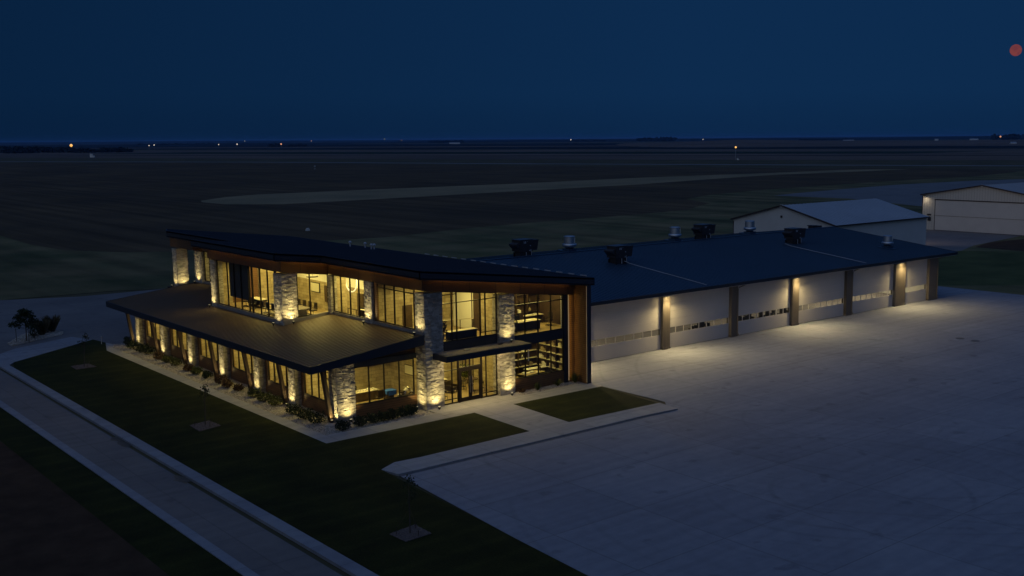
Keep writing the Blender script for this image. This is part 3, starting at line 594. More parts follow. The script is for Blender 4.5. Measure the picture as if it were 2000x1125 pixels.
# front, lower left wing
window('y', 2.95, -20.3, -15.2, 1.05, 3.86, (-19.05, -17.78, -16.5))
b = MB(); b.box(-20.3, -15.05, 2.86, 3.05, 0, 1.05); part(b, 'siding', M['siding']); b = MB()
b.add([(-20.3, 2.9, 4.25), (-15.05, 2.9, 4.25), (-15.05, 3.05, 4.25), (-20.3, 3.05, 4.25), (-20.3, 2.9, zl(-20.3)-.46), (-15.05, 2.9, zl(-15.05)-.46), (-15.05, 3.05, zl(-15.05)-.46), (-20.3, 3.05, zl(-20.3)-.46)], [(0,3,2,1),(4,5,6,7),(0,1,5,4),(1,2,6,5),(2,3,7,6),(3,0,4,7)])
part(b, 'siding', M['siding'])
b = MB(); b.box(-20.3, -15.05, 2.80, 3.0, 3.86, 4.25); part(b, 'spandrel', M['navy'])
# low wing side windows
bays = [(3.95, 9.1), (10.3, 15.25), (16.4, 22.0), (23.15, 28.85), (30.0, 35.5), (36.65, 42.05)]
for i, (a, c) in enumerate(bays):
    e = c-0.45; s0 = a+0.25; n = 4; st = (e-s0)/n
    window('x', -21.25, s0, e, 1.08, 3.75, tuple(s0+st*k for k in range(1, n)))
    b = MB(); b.box(-21.3, -21.12, a-0.05, c+0.05, 0, 1.08); b.box(-21.3, -21.12, a-0.05, s0, 1.08, 4.5); b.box(-21.3, -21.12, e, c+0.05, 1.08, 4.5); b.box(-21.3, -21.12, s0, e, 3.75, 4.5)
    part(b, 'siding', M['siding'])
# entrance bay, ground floor
window('y', 1.83, -13.42, -11.97, 0.12, 3.85, (-12.55,), (0.47, 2.72))
window('y', 1.83, -9.80, -8.28, 0.12, 3.85, (-9.35,), (0.47,))
window('y', 1.83, -11.97, -9.80, 2.74, 3.85, (-11.25, -10.9))
DOOR = MB(); DOOR.box(-11.97, -11.85, 1.74, 1.90, 0.1, 2.74); DOOR.box(-9.92, -9.80, 1.74, 1.90, 0.1, 2.74); DOOR.box(-11.85, -9.92, 1.74, 1.90, 2.6, 2.74)
dfr = part(DOOR, 'entrance_doorway', M['bronze'])
for x0, x1, hx in ((-11.84, -10.90, -10.99), (-10.87, -9.93, -10.78)):
    b = MB(); b.box(x0, x0+.13, 1.77, 1.84, .12, 2.58); b.box(x1-.13, x1, 1.77, 1.84, .12, 2.58); b.box(x0+.13, x1-.13, 1.77, 1.84, .12, .42); b.box(x0+.13, x1-.13, 1.77, 1.84, 2.46, 2.58)
    dl = b.build('door_leaf', M['bronze'], dfr)
    b = MB(); b.add([(x0+.1, 1.805, .3), (x1-.1, 1.805, .3), (x1-.1, 1.805, 2.5), (x0+.1, 1.805, 2.5)], [(0,1,2,3)]); b.build('door_glass', M['glass'], dfr)
    b = MB(); b.tube([(hx, 1.68, .75), (hx, 1.68, 2.05)], .022, 8); b.tube([(hx, 1.68, .85), (hx, 1.78, .85)], .012, 6); b.tube([(hx, 1.68, 1.95), (hx, 1.78, 1.95)], .012, 6); b.build('door_handle', M['chrome'], dfr)
# upper lobby bay
window('y', 1.75, -13.43, -8.29, 4.95, head, (-12.5, -12.05, -9.88, -9.39), (7.86, (8.52, -13.36, -12.05), (5.3, -9.85, -8.36)))
b = MB(); b.box(-13.43, -8.29, 1.68, 1.9, 4.05, 4.95); part(b, 'spandrel', M['navy'])
# office bay
window('y', 1.65, -6.78, -1.62, 4.58, head, (-5.58, -4.25, -2.92), (7.06,))
window('y', 1.65, -6.78, -1.62, 1.12, 3.86, (-5.58, -4.25, -2.92))
b = MB(); b.box(-6.79, -1.62, 1.58, 1.75, 3.86, 4.58); b.box(-1.62, -1.17, 1.50, 1.78, 0, head(-1.2)); part(b, 'spandrel', M['navy'])
b = MB(); b.box(-6.79, -1.62, 1.57, 1.76, 0, 1.12); part(b, 'siding', M['siding'])
b = MB(); b.box(-1.72, -1.66, 1.74, 1.80, 4.66, 7.3); part(b, 'blind_edge', M['white_wall'])
b = MB(); b.box(-5.20, -5.12, 1.74, 1.80, 2.4, 3.8); part(b, 'blind_edge', M['white_wall'])
# upper side windows
window('x', -15.0, 9.95, 15.2, 5.95, lambda t: head(-15.0), (11.05, 12.45, 13.95), m_=M['bronze'])
window('x', -15.0, 2.9, 8.6, 5.98, lambda t: head(-15.0), (4.3, 5.72, 7.1), (8.68,))
window('x', -19.2, 17.0, 28.7, 5.55, lambda t: head(-19.2), (17.21, 18.59, 20.0, 21.55, 22.2, 23.76, 25.17, 26.56), (), heavy=(21.55,))
window('y', 15.72, -18.05, -15.2, 5.75, lambda t: zr(t)-1.53, (-16.89,))
window('x', -15.0, 39.4, 41.9, 5.95, lambda t: head(-15.0), (40.6,))
for q in ((-15.08, -14.92, 29.75, 39.4, 5.4, head(-15)), (-15.06, -14.9, 8.2, 8.75, 5.5, head(-15))): b = MB(); b.box(*q); part(b, 'siding', M['siding'])
b = MB(); b.box(-18.7, -15.0, 29.62, 29.78, 5.3, head(-18.7)); part(b, 'siding', M['siding'])
# roller shades
b = MB(); b.box(-19.05, -19.03, 22.3, 26.5, 6.45, head(-19.2)-.1); part(b, 'roller_shade', M['shade'])
# canopy
b = MB(); b.box(-14.42, -6.50, -0.3, 1.50, 3.86, 4.30); cn = part(b, 'canopy', M['navy'])
b = MB(); b.box(-14.3, -6.62, -0.18, 1.50, 4.303, 4.325); b.build('canopy_ballast', M['canopy_gravel'], cn)
b = MB(); b.cbox((-11.9, 0.75, 4.36), .5, .3, .05); b.build('canopy_drain', M['sillstone'], cn)
b = MB(); b.cbox((-8.6, 0.9, 4.36), .4, .25, .06); b.build('canopy_drain', M['timber'], cn)
# plumbing stacks on the upper roof
for (x, y) in ((-2.59, 34.35), (-1.5, 33.2), (-2.39, 30.44), (-1.87, 30.77)):
    b = MB(); z = zr(x); b.lathe((x, y, z), [(.07, -.05), (.07, .42), (.16, .42), (.16, .52), (.05, .62)], 10)
    tag(b.build('vent_pipe', M['pvc']), {34.35: 'short capped vent pipe on the upper roof, leftmost of the four', 33.2: 'short capped vent pipe on the upper roof, second from the left of the four', 30.44: 'short capped vent pipe on the upper roof, left one of the close pair', 30.77: 'short capped vent pipe on the upper roof, right one of the close pair'}[y], 'vent pipe', 'vent pipes on the office roof')

# ---- floors, ceilings and inner walls
b = MB(); b.box(-21.1, -0.45, 3.1, 42.9, -0.02, 0.12); b.box(-15.0, -0.45, 1.9, 3.1, -0.02, 0.12); part(b, 'ground_floor', M['oak'])
b = MB(); b.box(-14.9, -0.45, 1.9, 42.9, 4.25, 4.60); b.box(-19.1, -14.9, 15.8, 29.6, 5.0, 5.35); part(b, 'upper_floor', M['oak'])
b = MB(); b.box(-21.1, -15.0, 3.1, 42.9, 3.95, 4.0); b.box(-14.9, -0.45, 1.9, 42.9, 4.2, 4.247); part(b, 'ceiling', M['white_wall'])
b = MB(); b.prism([(-18.9, 15.9), (-15.0, 15.9), (-15.0, 2.0), (-.5, 2.0), (-.5, 42.9), (-14.9, 42.9), (-14.9, 29.5), (-18.9, 29.5)], lambda x, y: zr(x)-1.0, lambda x, y: zr(x)-1.03); part(b, 'ceiling', M['white_wall'])
b = MB()
b.box(-7.25, -7.1, 1.95, 5.2, 4.6, 8.6); b.box(-14.85, -7.26, 9.15, 9.3, 4.6, 9.4)              # upper lobby: tiled walls
b.box(-13.05, -12.9, 4.2, 9.9, 0.12, 4.2); b.box(-20.9, -12.9, 9.9, 10.0, 0.12, 3.95)        # front room
b.box(-12.9, -7.26, 8.0, 8.15, 0.12, 4.2); b.box(-7.25, -7.1, 1.95, 7.9, 0.12, 4.2)
for (a, c) in PY: b.box(-21.1, -18.6, (a+c)/2-.06, (a+c)/2+.06, 0.12, 3.95)
b.box(-14.9, -11.0, 29.5, 29.62, 4.6, 9.6); b.box(-18.9, -17.6, 29.4, 29.5, 5.35, 9.8); b.box(-14.9, -13.6, 15.6, 15.72, 4.6, 9.5)
b.box(-11.1, -10.95, 9.3, 42.8, 4.6, 7.2)
part(b, 'tiled_wall', M['tile'])
b = MB(); b.box(-7.25, -7.1, 6.3, 9.14, 4.6, 8.6); b.box(-18.6, -18.5, 10.0, 42.8, 0.12, 3.95); b.box(-11.1, -10.95, 9.3, 42.8, 7.2, 9.5); b.box(-11.2, -11.1, 9.3, 11.0, 4.6, 9.3)
part(b, 'painted_wall', M['white_wall'])
b = MB(); b.box(-7.25, -7.1, 5.2, 6.3, 4.6, 8.6); part(b, 'inner_door', M['darkwood']); b = MB(); b.box(-0.5, -0.45, 1.8, 6.4, 0.12, 8.3); part(b, 'panelled_wall', M['darkwood'])
for q in ((-7.26, -0.5, 6.4, 6.55, 4.6, 8.6), (-7.26, -0.5, 6.4, 6.55, 0.12, 4.2)): b = MB(); b.box(*q); part(b, 'panelled_wall', M['darkwood'])
for q in ((-11.22, -11.12, 22.2, 24.0, 5.4, 6.9), (-11.22, -11.12, 17.0, 18.1, 4.6, 6.8), (-12.2, -11.3, 9.08, 9.14, 4.6, 6.8), (-18.7, -18.61, 12.2, 13.2, .12, 2.3), (-18.7, -18.61, 25.2, 26.2, .12, 2.3)): b = MB(); b.box(*q); part(b, 'inner_door', M['darkwood'])
KI = 4.1
# lamps inside the rooms (recessed ceiling panels)
for nm, x, y, z, sx, sy, pw in (('a', -18.0, 5.6, 3.9, 3.5, 2.6, 55), ('b', -11, 5, 4.15, 5, 3, 75), ('c', -3.8, 4.2, 4.15, 4, 2.5, 42), ('d', -11, 5.4, 8.6, 5, 4, 110), ('e', -3.8, 4.2, 7.9, 4.5, 3, 62),
                                ('f', -13.0, 12.5, 9.0, 3, 5, 110), ('g', -15.0, 19.5, 9.2, 5, 5, 170), ('h', -15.0, 26.5, 9.2, 5, 4, 110), ('i', -13.0, 37.0, 9.0, 3, 8, 60)):
    area((x, y, z), sx, sy, pw*KI, parent=OFF)
for (a, c) in bays: area((-19.8, (a+c)/2 if a > 5 else 6.5, 3.9), 2.0, 3.2, 50*KI, parent=OFF)
# ================================================================== LONG MAINTENANCE HANGAR
HAN = empty('maintenance_hangar', (33, 6.5, 0), 'long low hangar with blue grey metal roof and six big white overhead doors', 'hangar')
def hp(b, name, m_, par=HAN): return b.build(name, m_, par)
hz = lambda x, y: 5.65 + 0.114*(y-5.55) if y <= 24 else 7.753 - 0.114*(y-24)
b = MB()
prof = [(5.55, 5.65), (24, 7.753), (42.45, 5.65)]
X0, X1 = 0.42, 66.2
vs = []; 
for x in (X0, X1):
    for (y, z) in prof: vs.append((x, y, z))
    for (y, z) in reversed(prof): vs.append((x, y, z-0.14))
b.add(vs, [(0,6,7,1), (1,7,8,2), (3,9,10,4), (4,10,11,5), (0,5,11,6), (2,8,9,3), (0,1,2,3,4,5), (11,10,9,8,7,6)])
x = 0.7
while x < 66.1:
    b.bar((x, 5.56, 5.65+.02), (x, 23.95, 7.753+.02), .035, .05); b.bar((x, 24.05, 7.753+.02), (x, 42.4, 5.65+.02), .035, .05); x += 0.46
hroof = hp(b, 'roof', M['roof_hangar'])
b = MB(); b.bar((X0, 24, 7.80), (X1, 24, 7.80), .36, .06); hp(b, 'ridge_cap', M['roof_hangar'], hroof)
for q in ((5.45, 5.549), (42.451, 42.55)): b = MB(); b.box(X0, X1+.02, q[0], q[1], 5.34, 5.66); hp(b, 'gutter', M['navy'], hroof)
b = MB()
for ya, za, yb, zb_ in ((5.45, 5.64, 24, 7.753), (24, 7.753, 42.55, 5.64)): b = MB(); b.add([(X1+.001, ya, za-.26), (X1+.07, ya, za-.26), (X1+.07, yb, zb_-.26), (X1+.001, yb, zb_-.26), (X1+.001, ya, za+.05), (X1+.07, ya, za+.05), (X1+.07, yb, zb_+.05), (X1+.001, yb, zb_+.05)], [(0,3,2,1),(4,5,6,7),(0,1,5,4),(1,2,6,5),(2,3,7,6),(3,0,4,7)]); hp(b, 'rake_trim', M['navy'], hroof)
b = MB(); b.box(0.42, X1-.02, 5.56, 6.3, 5.28, 5.33); b.box(63.0, X1-.02, 6.3, 41.5, 5.28, 5.33); hp(b, 'soffit', M['white_metal'])
WY = 6.45
pil = [(14.65, 15.6), (24.45, 25.45), (34.3, 35.4), (44.0, 45.1), (53.75, 55.9), (61.05, 62.95)]
doors = [(5.2, 14.65), (15.6, 24.45), (25.45, 34.3), (35.4, 44.0), (45.1, 53.75), (55.9, 61.05)]
b = MB(); b.box(0.42, 62.9, 6.7, 6.9, 5.1, 5.3); b.box(0.42, 5.2, 6.3, 6.9, 0, 5.28); b.box(62.7, 62.95, 6.9, 41.6, 0, 5.5); b.box(0.42, 62.7, 41.4, 41.6, 0, 5.4)
b.add([(62.7, 6.9, 5.5), (62.7, 41.6, 5.5), (62.7, 24.2, 7.55), (62.95, 6.9, 5.5), (62.95, 41.6, 5.5), (62.95, 24.2, 7.55)], [(0,1,2),(5,4,3),(0,3,4,1),(1,4,5,2),(2,5,3,0)])
hp(b, 'wall', M['white_rib_x'])
b = MB(); b.box(5.2, 61.05, 6.40, 6.72, 5.10, 5.28); hp(b, 'door_header', M['door_panel'])
for i, (a, c) in enumerate(pil):
    b = MB(); b.box(a, c, 6.12, 6.75, 0, 5.28); b.box(a-.03, c+.03, 6.09, 6.75, 0, 0.22); hp(b, 'pilaster', M['tan_metal'])
for i in (1, 3, 5):
    a, c = pil[i]; b = MB(); xx = c-.12
    b.tube([(xx+.9, 5.6, 5.35), (xx+.1, 5.95, 5.05), (xx, 6.04, 4.8), (xx, 6.04, 0.35), (xx, 5.85, 0.15)], 0.06, 8); hp(b, 'downpipe', M['tan_metal'])
for i, (a, c) in enumerate(doors):
    b = MB(); z = 0.03
    n = 7; hs = [0.03, 1.38, 2.05, 2.82, 3.58, 4.34, 5.10]
    for k in range(len(hs)-1):
        if k == 1: continue
        b.box(a+.02, c-.02, WY, WY+.06, hs[k]+.006, hs[k+1]-.006)
    # glazed row: rails and stiles round a row of lights
    b.box(a+.02, c-.02, WY, WY+.06, 1.386, 1.43); b.box(a+.02, c-.02, WY, WY+.06, 2.0, 2.044)
    nl = 8 if c-a > 7 else 4; st = (c-a-.04)/nl
    for k in range(nl+1):
        xx = a+.02+st*k; b.box(max(a+.02, xx-.035), min(c-.02, xx+.035), WY+.003, WY+.057, 1.43, 2.0)
    d = hp(b, 'overhead_door', M['door_panel'])
    b = MB(); b.add([(a+.03, WY+.03, 1.4), (c-.03, WY+.03, 1.4), (c-.03, WY+.03, 2.03), (a+.03, WY+.03, 2.03)], [(0,1,2,3)]); b.build('window_row', M['glass'], d)
    b = MB(); b.box(a+.02, c-.02, WY-.01, WY+.07, 0.012, 0.034); b.build('bottom_seal', M['rubber'], d)
b = MB(); b.box(0.6, 62.7, 6.9, 41.4, 0.0, 0.03); hp(b, 'floor', M['drive'])
b = MB(); b.box(0.7, 62.6, 20.0, 20.2, 0.03, 5.0); hp(b, 'inner_wall', M['cream'])
b = MB(); b.box(0.6, 62.7, 6.95, 20.0, 5.0, 5.05); hp(b, 'ceiling', M['white_wall'])
for k in range(6):
    a, c = doors[k]; area(((a+c)/2, 12.5, 4.9), 6, 5, (260, 180, 180, 220, 420, 460)[k], col=(1.0, 0.84, 0.55), parent=HAN, name='bay_lamp')
# things parked inside the bays, seen through the door lights
def workbench(x, y, lbl, n, seed):
    e = empty('workbench', (x, y, 0.03), lbl, 'workbench', 'benches inside the hangar bays'); r = random.Random(seed)
    b = local(); b.box(-1.5, 1.5, -.4, .4, .85, .92); b.build('bench_top', M['darkwood'], e)
    for sx in (-1.4, 1.4):
        for sy in (-.33, .33): b = local(); b.box(sx-.04, sx+.04, sy-.04, sy+.04, 0, .85); b.build('leg', M['black'], e)
    for k in range(n): b = local(); xx = -1.4+2.7*k/n; b.box(xx, xx+r.uniform(.12, .26), -.25, .1, .925, .925+r.uniform(.2, .8)); b.build('toolbox', M['black'], e)
    return e
workbench(29.8, 8.6, 'dark cluttered workbench behind the windows of the third hangar door', 5, 1)
workbench(33.0, 8.4, 'dark workbench with tall tools behind the right end of the third hangar door windows', 5, 2)
workbench(36.8, 8.6, 'dark cluttered workbench behind the windows of the fourth hangar door', 5, 3)
workbench(22.8, 8.7, 'dark workbench behind the right end of the second hangar door windows', 6, 4)
# soffit lamps
for k, x in enumerate((15.12, 34.85, 54.83)):
    nm = ['nearest the offices, between the first and second doors', 'between the third and fourth doors', 'at the far end beside the narrow last door'][k]
    e = empty('soffit_light', (x, 5.95, 5.27), 'lit wall lamp under the hangar eave '+nm, 'lamp', 'lamps under the hangar eave')
    b = local(); b.box(-.2, .2, -.11, .16, -.14, 0.0); b.build('housing', M['tan_metal'], e)
    b = local(); b.box(-.17, .17, -.09, .13, -.165, -.142); b.build('lens', M['lamp_soffit'], e)
    area((x, 5.70, 5.09), .3, .2, 45, col=SODA, name='soffit_lamp', parent=e)
    area((x, 5.70, 5.14), .35, .2, 680, col=SODA, rot=(R(-52), 0, 0), name='soffit_lamp', parent=e)

e = empty('wall_pack', (2.6, 6.15, 4.6), 'wall floodlight on the hangar wall just behind the office wing wall', 'lamp')
b = local(); b.box(-.2, .2, -.16, .15, -.12, .14); b.build('housing', M['tan_metal'], e); b = local(); b.box(-.17, .17, -.14, .1, -.145, -.122); b.build('lens', M['lamp_soffit'], e)
area((2.6, 5.9, 4.42), .3, .2, 430, col=SODA, rot=(R(-25), 0, 0), name='wall_pack_lamp', parent=e)
# rooftop exhaust fans
def fan(name='exhaust_fan'):
    e = empty(name, (0, 0, 0), '', 'exhaust fan', 'exhaust fans along the hangar roof')
    b = local(); b.prism([(-.95, -.95), (.95, -.95), (.95, .95), (-.95, .95)], lambda x, y: .10+.114*y, lambda x, y: -.1+.114*y); b.box(-.55, .55, -.55, .55, .05, .35); b.build('curb', M['roof_hangar'], e)
    b = local(); b.lathe((0, 0, 0), [(.42, .35), (.48, .48), (.78, .60), (.80, .84), (.62, .92)], 24); b.build('bowl', M['silver'], e, smooth=True)
    b = local(); b.lathe((0, 0, 0), [(.60, .92), (.62, .96), (.60, 1.60), (.64, 1.62), (.64, 1.68), (.5, 1.73)], 24); b.build('hood', M['silver'], e)
    b = local(); b.box(.20, .27, -.64, -.60, 1.0, 1.55); b.build('hatch', M['white_paint'], e)
    return e
f0 = fan()
for k, (x, y, s, lbl) in enumerate([(19.3, 25.1, 1.0, 'silver drum exhaust fan on the hangar ridge, leftmost, right of the first black unit'), (36.2, 25.3, 1.0, 'silver drum exhaust fan on the hangar ridge, left of the second ridge unit'),
                                    (49.9, 25.2, 1.0, 'silver drum exhaust fan on the hangar ridge in front of the white gable'), (59.05, 10.85, .92, 'smaller silver exhaust fan alone on the front slope near the right end')]):
    if k == 0: o = f0; o["label"] = lbl
    else: o = dup(f0, (0, 0, 0), 0, lbl)
    zz = hz(x, y)
    if y > 24: zz = 7.70
    o.matrix_basis = Matrix.Translation((x, y, zz)) @ Matrix.Diagonal((s, s, s, 1))
# black evaporative / make-up air units
def unit():
    e = empty('rooftop_unit', (0, 0, 0), '', 'air unit', 'black air units on the hangar roof')
    b = local(); b.box(-.95, .55, -.6, .6, .55, 1.65); b.box(-.75, .5, -.5, .5, .0, .55); b.box(-.93, -.5, -.62, .62, .9, 1.5); b.build('casing', M['unit'], e)
    b = local(); b.box(-.98, .6, -.64, .64, 1.652, 1.70); b.build('top_cover', M['unit_top'], e)
    b = local(); b.add([(-1.35, -.55, 1.15), (-.955, -.55, .75), (-.955, .55, .75), (-1.35, .55, 1.15), (-1.35, -.55, 1.28), (-.955, -.55, 1.42), (-.955, .55, 1.42), (-1.35, .55, 1.28)], [(0,3,2,1),(4,5,6,7),(0,1,5,4),(1,2,6,5),(2,3,7,6),(3,0,4,7)]); b.build('intake_hood', M['unit'], e)
    b = local(); b.add([(.56, -.5, .6), (1.15, -.5, .6), (1.15, .5, .6), (.56, .5, .6), (.56, -.5, 1.6), (1.35, -.5, 1.62), (1.35, .5, 1.62), (.56, .5, 1.6)], [(0,3,2,1),(4,5,6,7),(0,1,5,4),(1,2,6,5),(2,3,7,6),(3,0,4,7)]); b.build('outlet_duct', M['unit'], e)
    for sx in (-.8, -.2, .4):
        for sy in (-.5, .5): b = local(); b.box(sx-.05, sx+.05, sy-.05, sy+.05, -.1, .42); b.build('leg', M['black'], e)
    b = local(); b.box(-.52, -.42, -.615, -.603, 1.32, 1.52); b.box(-.34, -.24, -.615, -.603, 1.32, 1.52); b.box(.22, .32, -.615, -.603, 1.05, 1.13); b.box(-.1, -.05, -.615, -.603, 1.48, 1.53); b.box(.2, .42, -.615, -.603, .66, .70); b.build('decal', M['pvc'], e)
    b = local(); b.tube([(.3, -.7, .1), (.3, -.7, .6), (.1, -.66, .6)], .03, 6); b.tube([(-.3, -.7, .0), (-.3, -.7, .5)], .03, 6); b.build('pipe', M['pvc'], e)
    return e
u0 = unit()
for k, (x, y, lbl) in enumerate([(13.1, 25.3, 'black boxy air unit on the ridge at the left end of the hangar roof'), (19.7, 17.6, 'black boxy air unit standing lowest and nearest on the front slope of the hangar roof'),
                                 (41.4, 25.4, 'black boxy air unit on the ridge between two silver fans'), (49.6, 17.9, 'black boxy air unit on the front slope in front of the white gable')]):
    if k == 0: o = u0; o["label"] = lbl
    else: o = dup(u0, (0, 0, 0), 0, lbl)
    o.matrix_basis = Matrix.Translation((x, y, min(hz(x, y), 7.66))) @ Matrix.Diagonal((1.15, 1.15, 1.1, 1))
for (x, lbl) in ((20.2, 'thin pale gas pipe running down the roof from the nearest air unit'), (47.0, 'thin pale gas pipe running down the roof below the farther air unit')):
    b = MB(); b.tube([(x-.3, 17.0, hz(x, 17.0)+.3), (x, 16.4, hz(x, 16.4)+.12), (x, 11.2, hz(x, 11.2)+.12), (x+.06, 11.1, hz(x, 11.1)+.12), (x+.06, 5.75, hz(x, 5.75)+.12)], .035, 6)
    tag(b.build('gas_pipe', M['pvc']), lbl, 'pipe', 'gas pipes on the hangar roof')
b = MB(); b.box(-1.0, 1.0, -.4, .4, 0, .4); b.box(-1.1, -.2, -.5, .5, .4, .5); o = b.build('ridge_vent', M['unit']); o.location = (63.6, 25.2, 7.6); tag(o, 'small flat black vent box at the right end of the hangar ridge', 'vent')

# ================================================================== BACKGROUND HANGARS
def gable_hangar(nm, x0, x1, y0, y1, ez, pz, lbl, gm='white_rib'):
    yc = (y0+y1)/2; e = empty(nm, (x0, yc, 0), lbl, 'hangar')
    b = MB(); b.add([(x0, y0, 0), (x0, y1, 0), (x0, y1, ez), (x0, yc, pz), (x0, y0, ez), (x0+.2, y0, 0), (x0+.2, y1, 0), (x0+.2, y1, ez), (x0+.2, yc, pz), (x0+.2, y0, ez)],
                    [(0,4,3,2,1), (5,6,7,8,9), (0,1,6,5), (1,2,7,6), (2,3,8,7), (3,4,9,8), (4,0,5,9)]); b.build('gable_wall', M[gm], e)
    b = MB(); b.box(x0+.2, x1, y0, y0+.2, 0, ez); b.box(x0+.2, x1, y1-.2, y1, 0, ez); b.box(x1-.2, x1, y0+.2, y1-.2, 0, ez); b.build('side_wall', M['white_metal'], e)
    b = MB(); o_ = 0.35; s = (pz-ez)/(yc-y0)
    for sg, ya in ((1, y0-o_), (-1, y1+o_)):
        za = ez - s*o_ + .12; zb_ = pz + .12
        b.add([(x0-o_, ya, za), (x1+o_, ya, za), (x1+o_, yc, zb_), (x0-o_, yc, zb_), (x0-o_, ya, za-.10), (x1+o_, ya, za-.10), (x1+o_, yc, zb_-.10), (x0-o_, yc, zb_-.10)], [(0,1,2,3),(7,6,5,4),(0,4,5,1),(2,6,7,3),(1,5,6,2),(3,7,4,0)])
        xx = x0
        while xx < x1: b.bar((xx, ya, za+.03), (xx, yc, zb_+.03), .05, .05); xx += 1.0
    rf = b.build('roof', M['roof_white'], e)
    b = MB(); t = .26
    for ya in (y0-o_, y1+o_):
        za = ez - s*o_ + .18; zb_ = pz+.18
        b.add([(x0-o_-.06, ya, za-t), (x0-o_-.002, ya, za-t), (x0-o_-.002, yc, zb_-t), (x0-o_-.06, yc, zb_-t), (x0-o_-.06, ya, za), (x0-o_-.002, ya, za), (x0-o_-.002, yc, zb_), (x0-o_-.06, yc, zb_)], [(0,3,2,1),(4,5,6,7),(0,1,5,4),(1,2,6,5),(2,3,7,6),(3,0,4,7)])
    b.box(x0-o_, x1+o_, y0-o_-.08, y0-o_-.002, ez-s*o_-.08, ez-s*o_+.14); b.box(x0-o_, x1+o_, y1+o_+.002, y1+o_+.08, ez-s*o_-.08, ez-s*o_+.14); b.build('trim', M['trim'], rf)
    b = MB(); b.box(x0-.04, x0+.06, y0-.04, y0+.1, 0, ez-.3); b.box(x0-.04, x0+.06, y1-.1, y1+.04, 0, ez-.3); b.build('corner_trim', M['trim'], e)
    b = MB(); b.box(x0-.38, x0-.05, yc-.25, yc+.25, pz-.25, pz+.2); b.build('ridge_end_cap', M['white_metal'], rf)
    return e
h1 = gable_hangar('white_hangar', 89.7, 117.1, 40.6, 62.2, 5.65, 8.42, 'plain white gabled hangar with pale roof directly behind the long dark roof', 'white_metal')
b = MB(); b.cbox((89.6, 51.5, 6.6), .12, .35, .35); b.build('vent', M['trim'], h1)
h2 = gable_hangar('white_hangar', 153.3, 190, 36.0, 63.6, 7.45, 9.75, 'white ribbed hangar with a wide closed bifold door at the right edge')
b = MB(); b.box(153.14, 153.26, 39.2, 60.4, 0.08, 3.12); b.box(153.14, 153.26, 39.2, 60.4, 3.17, 6.42); d2 = b.build('bifold_door', M['white_metal'], h2)
b = MB(); b.box(153.05, 153.29, 39.0, 60.6, 6.44, 6.62); b.box(153.12, 153.27, 60.42, 60.52, 0, 6.44); b.box(153.10, 153.26, 39.2, 60.4, 3.122, 3.168); b.box(153.10, 153.28, 39.2, 60.4, 0.0, 0.075); b.build('door_trim', M['trim'], d2)
b = MB(); b.box(153.2, 153.28, 61.4, 62.2, 1.9, 2.7); b.build('window', M['black'], h2)
e = empty('wall_light', (153.1, 61.8, 3.25), 'small wall light above the dark square window of the right hangar', 'lamp')
b = local(); b.box(-.1, .15, -.4, -.05, -.1, .15); b.box(-.1, .15, .05, .4, -.1, .15); b.build('housing', M['trim'], e)
b = local(); b.box(-.14, -.102, -.35, -.1, -.06, .1); b.box(-.14, -.102, .1, .35, -.06, .1); b.build('lens', M['black'], e)
# the lamp that washes its left corner and the forecourt
e = empty('corner_floodlight', (152.6, 62.9, 7.25), 'small floodlight under the left eave corner of the right hangar', 'lamp')
b = local(); b.box(-.2, .2, -.2, .2, -.1, .12); b.build('housing', M['trim'], e); b = local(); b.box(-.08, .08, -.08, .08, -.13, -.102); b.build('lens', M['lamp_soffit'], e)
area((152.45, 62.7, 7.0), .3, .3, 22, col=(1, .8, .55), parent=e, name='flood_lamp')
e = empty('wall_light', (117.35, 50.5, 5.6), 'wall light on the hidden far gable of the plain white hangar', 'lamp')
b = local(); b.box(-.2, .2, -.2, .2, 0, .3); b.build('housing', M['trim'], e)
spot((117.9, 50.5, 5.5), (130, 48, 0), 1500, (1, .74, .5), 110, .8, .1, 'flood_lamp', e)

# ================================================================== UPLIGHTS
KU = 45.0
def uplight(x, y, z, dx, dy, h, lbl, pw=60, ang=46, grp='uplights at the foot of the stone piers'):
    """fixture stands 0.3 m off the stone face; (dx, dy) points to the stone"""
    x -= dx*.15; y -= dy*.15
    e = empty('uplight', (x, y, z), lbl, 'uplight', grp)
    b = local(); b.lathe((0, 0, 0), [(.05, -.05), (.05, .05), (.10, .06), (.115, .2), (.105, .2)], 12); b.build('housing', M['black'], e)
    b = local(); b.lathe((0, 0, 0), [(.095, .19), (.095, .205)], 12); b.build('lens', M['lamp_warm'], e)
    spot((0, 0, .24), (dx*.26, dy*.26, 2.6), pw*KU*.22, UPC, 44, 1.0, 0.04, 'uplight_beam', e, world=False)
    spot((-dx*.1, -dy*.1, .26), (dx*.9, dy*.9, 2.2), pw*KU*.072, UPC, 130, 1.0, 0.05, 'uplight_spill', e, world=False); return e
ords = ['nearest the front corner', 'second from the front corner', 'third from the front corner', 'fourth from the front corner', 'fifth from the front corner', 'last at the far left end']
for i, (a, c) in enumerate(PY):
    uplight(-22.12, (a+c)/2, .1, 1, 0, 4.0, 'small ground uplight at the side wing pier '+ords[i], 34)
uplight(-21.98, 2.98, .1, 1, 0, 4, 'small ground uplight on the left face of the front corner pier of the low wing', 30)
uplight(-21.0, 2.42, .1, 0, 1, 4, 'small ground uplight on the front face of the corner pier of the low wing', 46)
uplight(-15.34, 2.2, .1, 1, 0, 5, 'small ground uplight on the left face of the tall corner pier', 36)
uplight(-14.25, 1.22, .1, 0, 1, 4, 'small ground uplight on the front face of the tall corner pier', 50)
uplight(-7.5, 1.1, .1, 0, 1, 4, 'small ground uplight at the pier right of the entrance', 50)
uplight(-7.5, 1.08, 4.33, 0, 1, 8, 'small uplight standing on the canopy against the upper pier', 34)
g2 = 'uplights standing on the low roof'
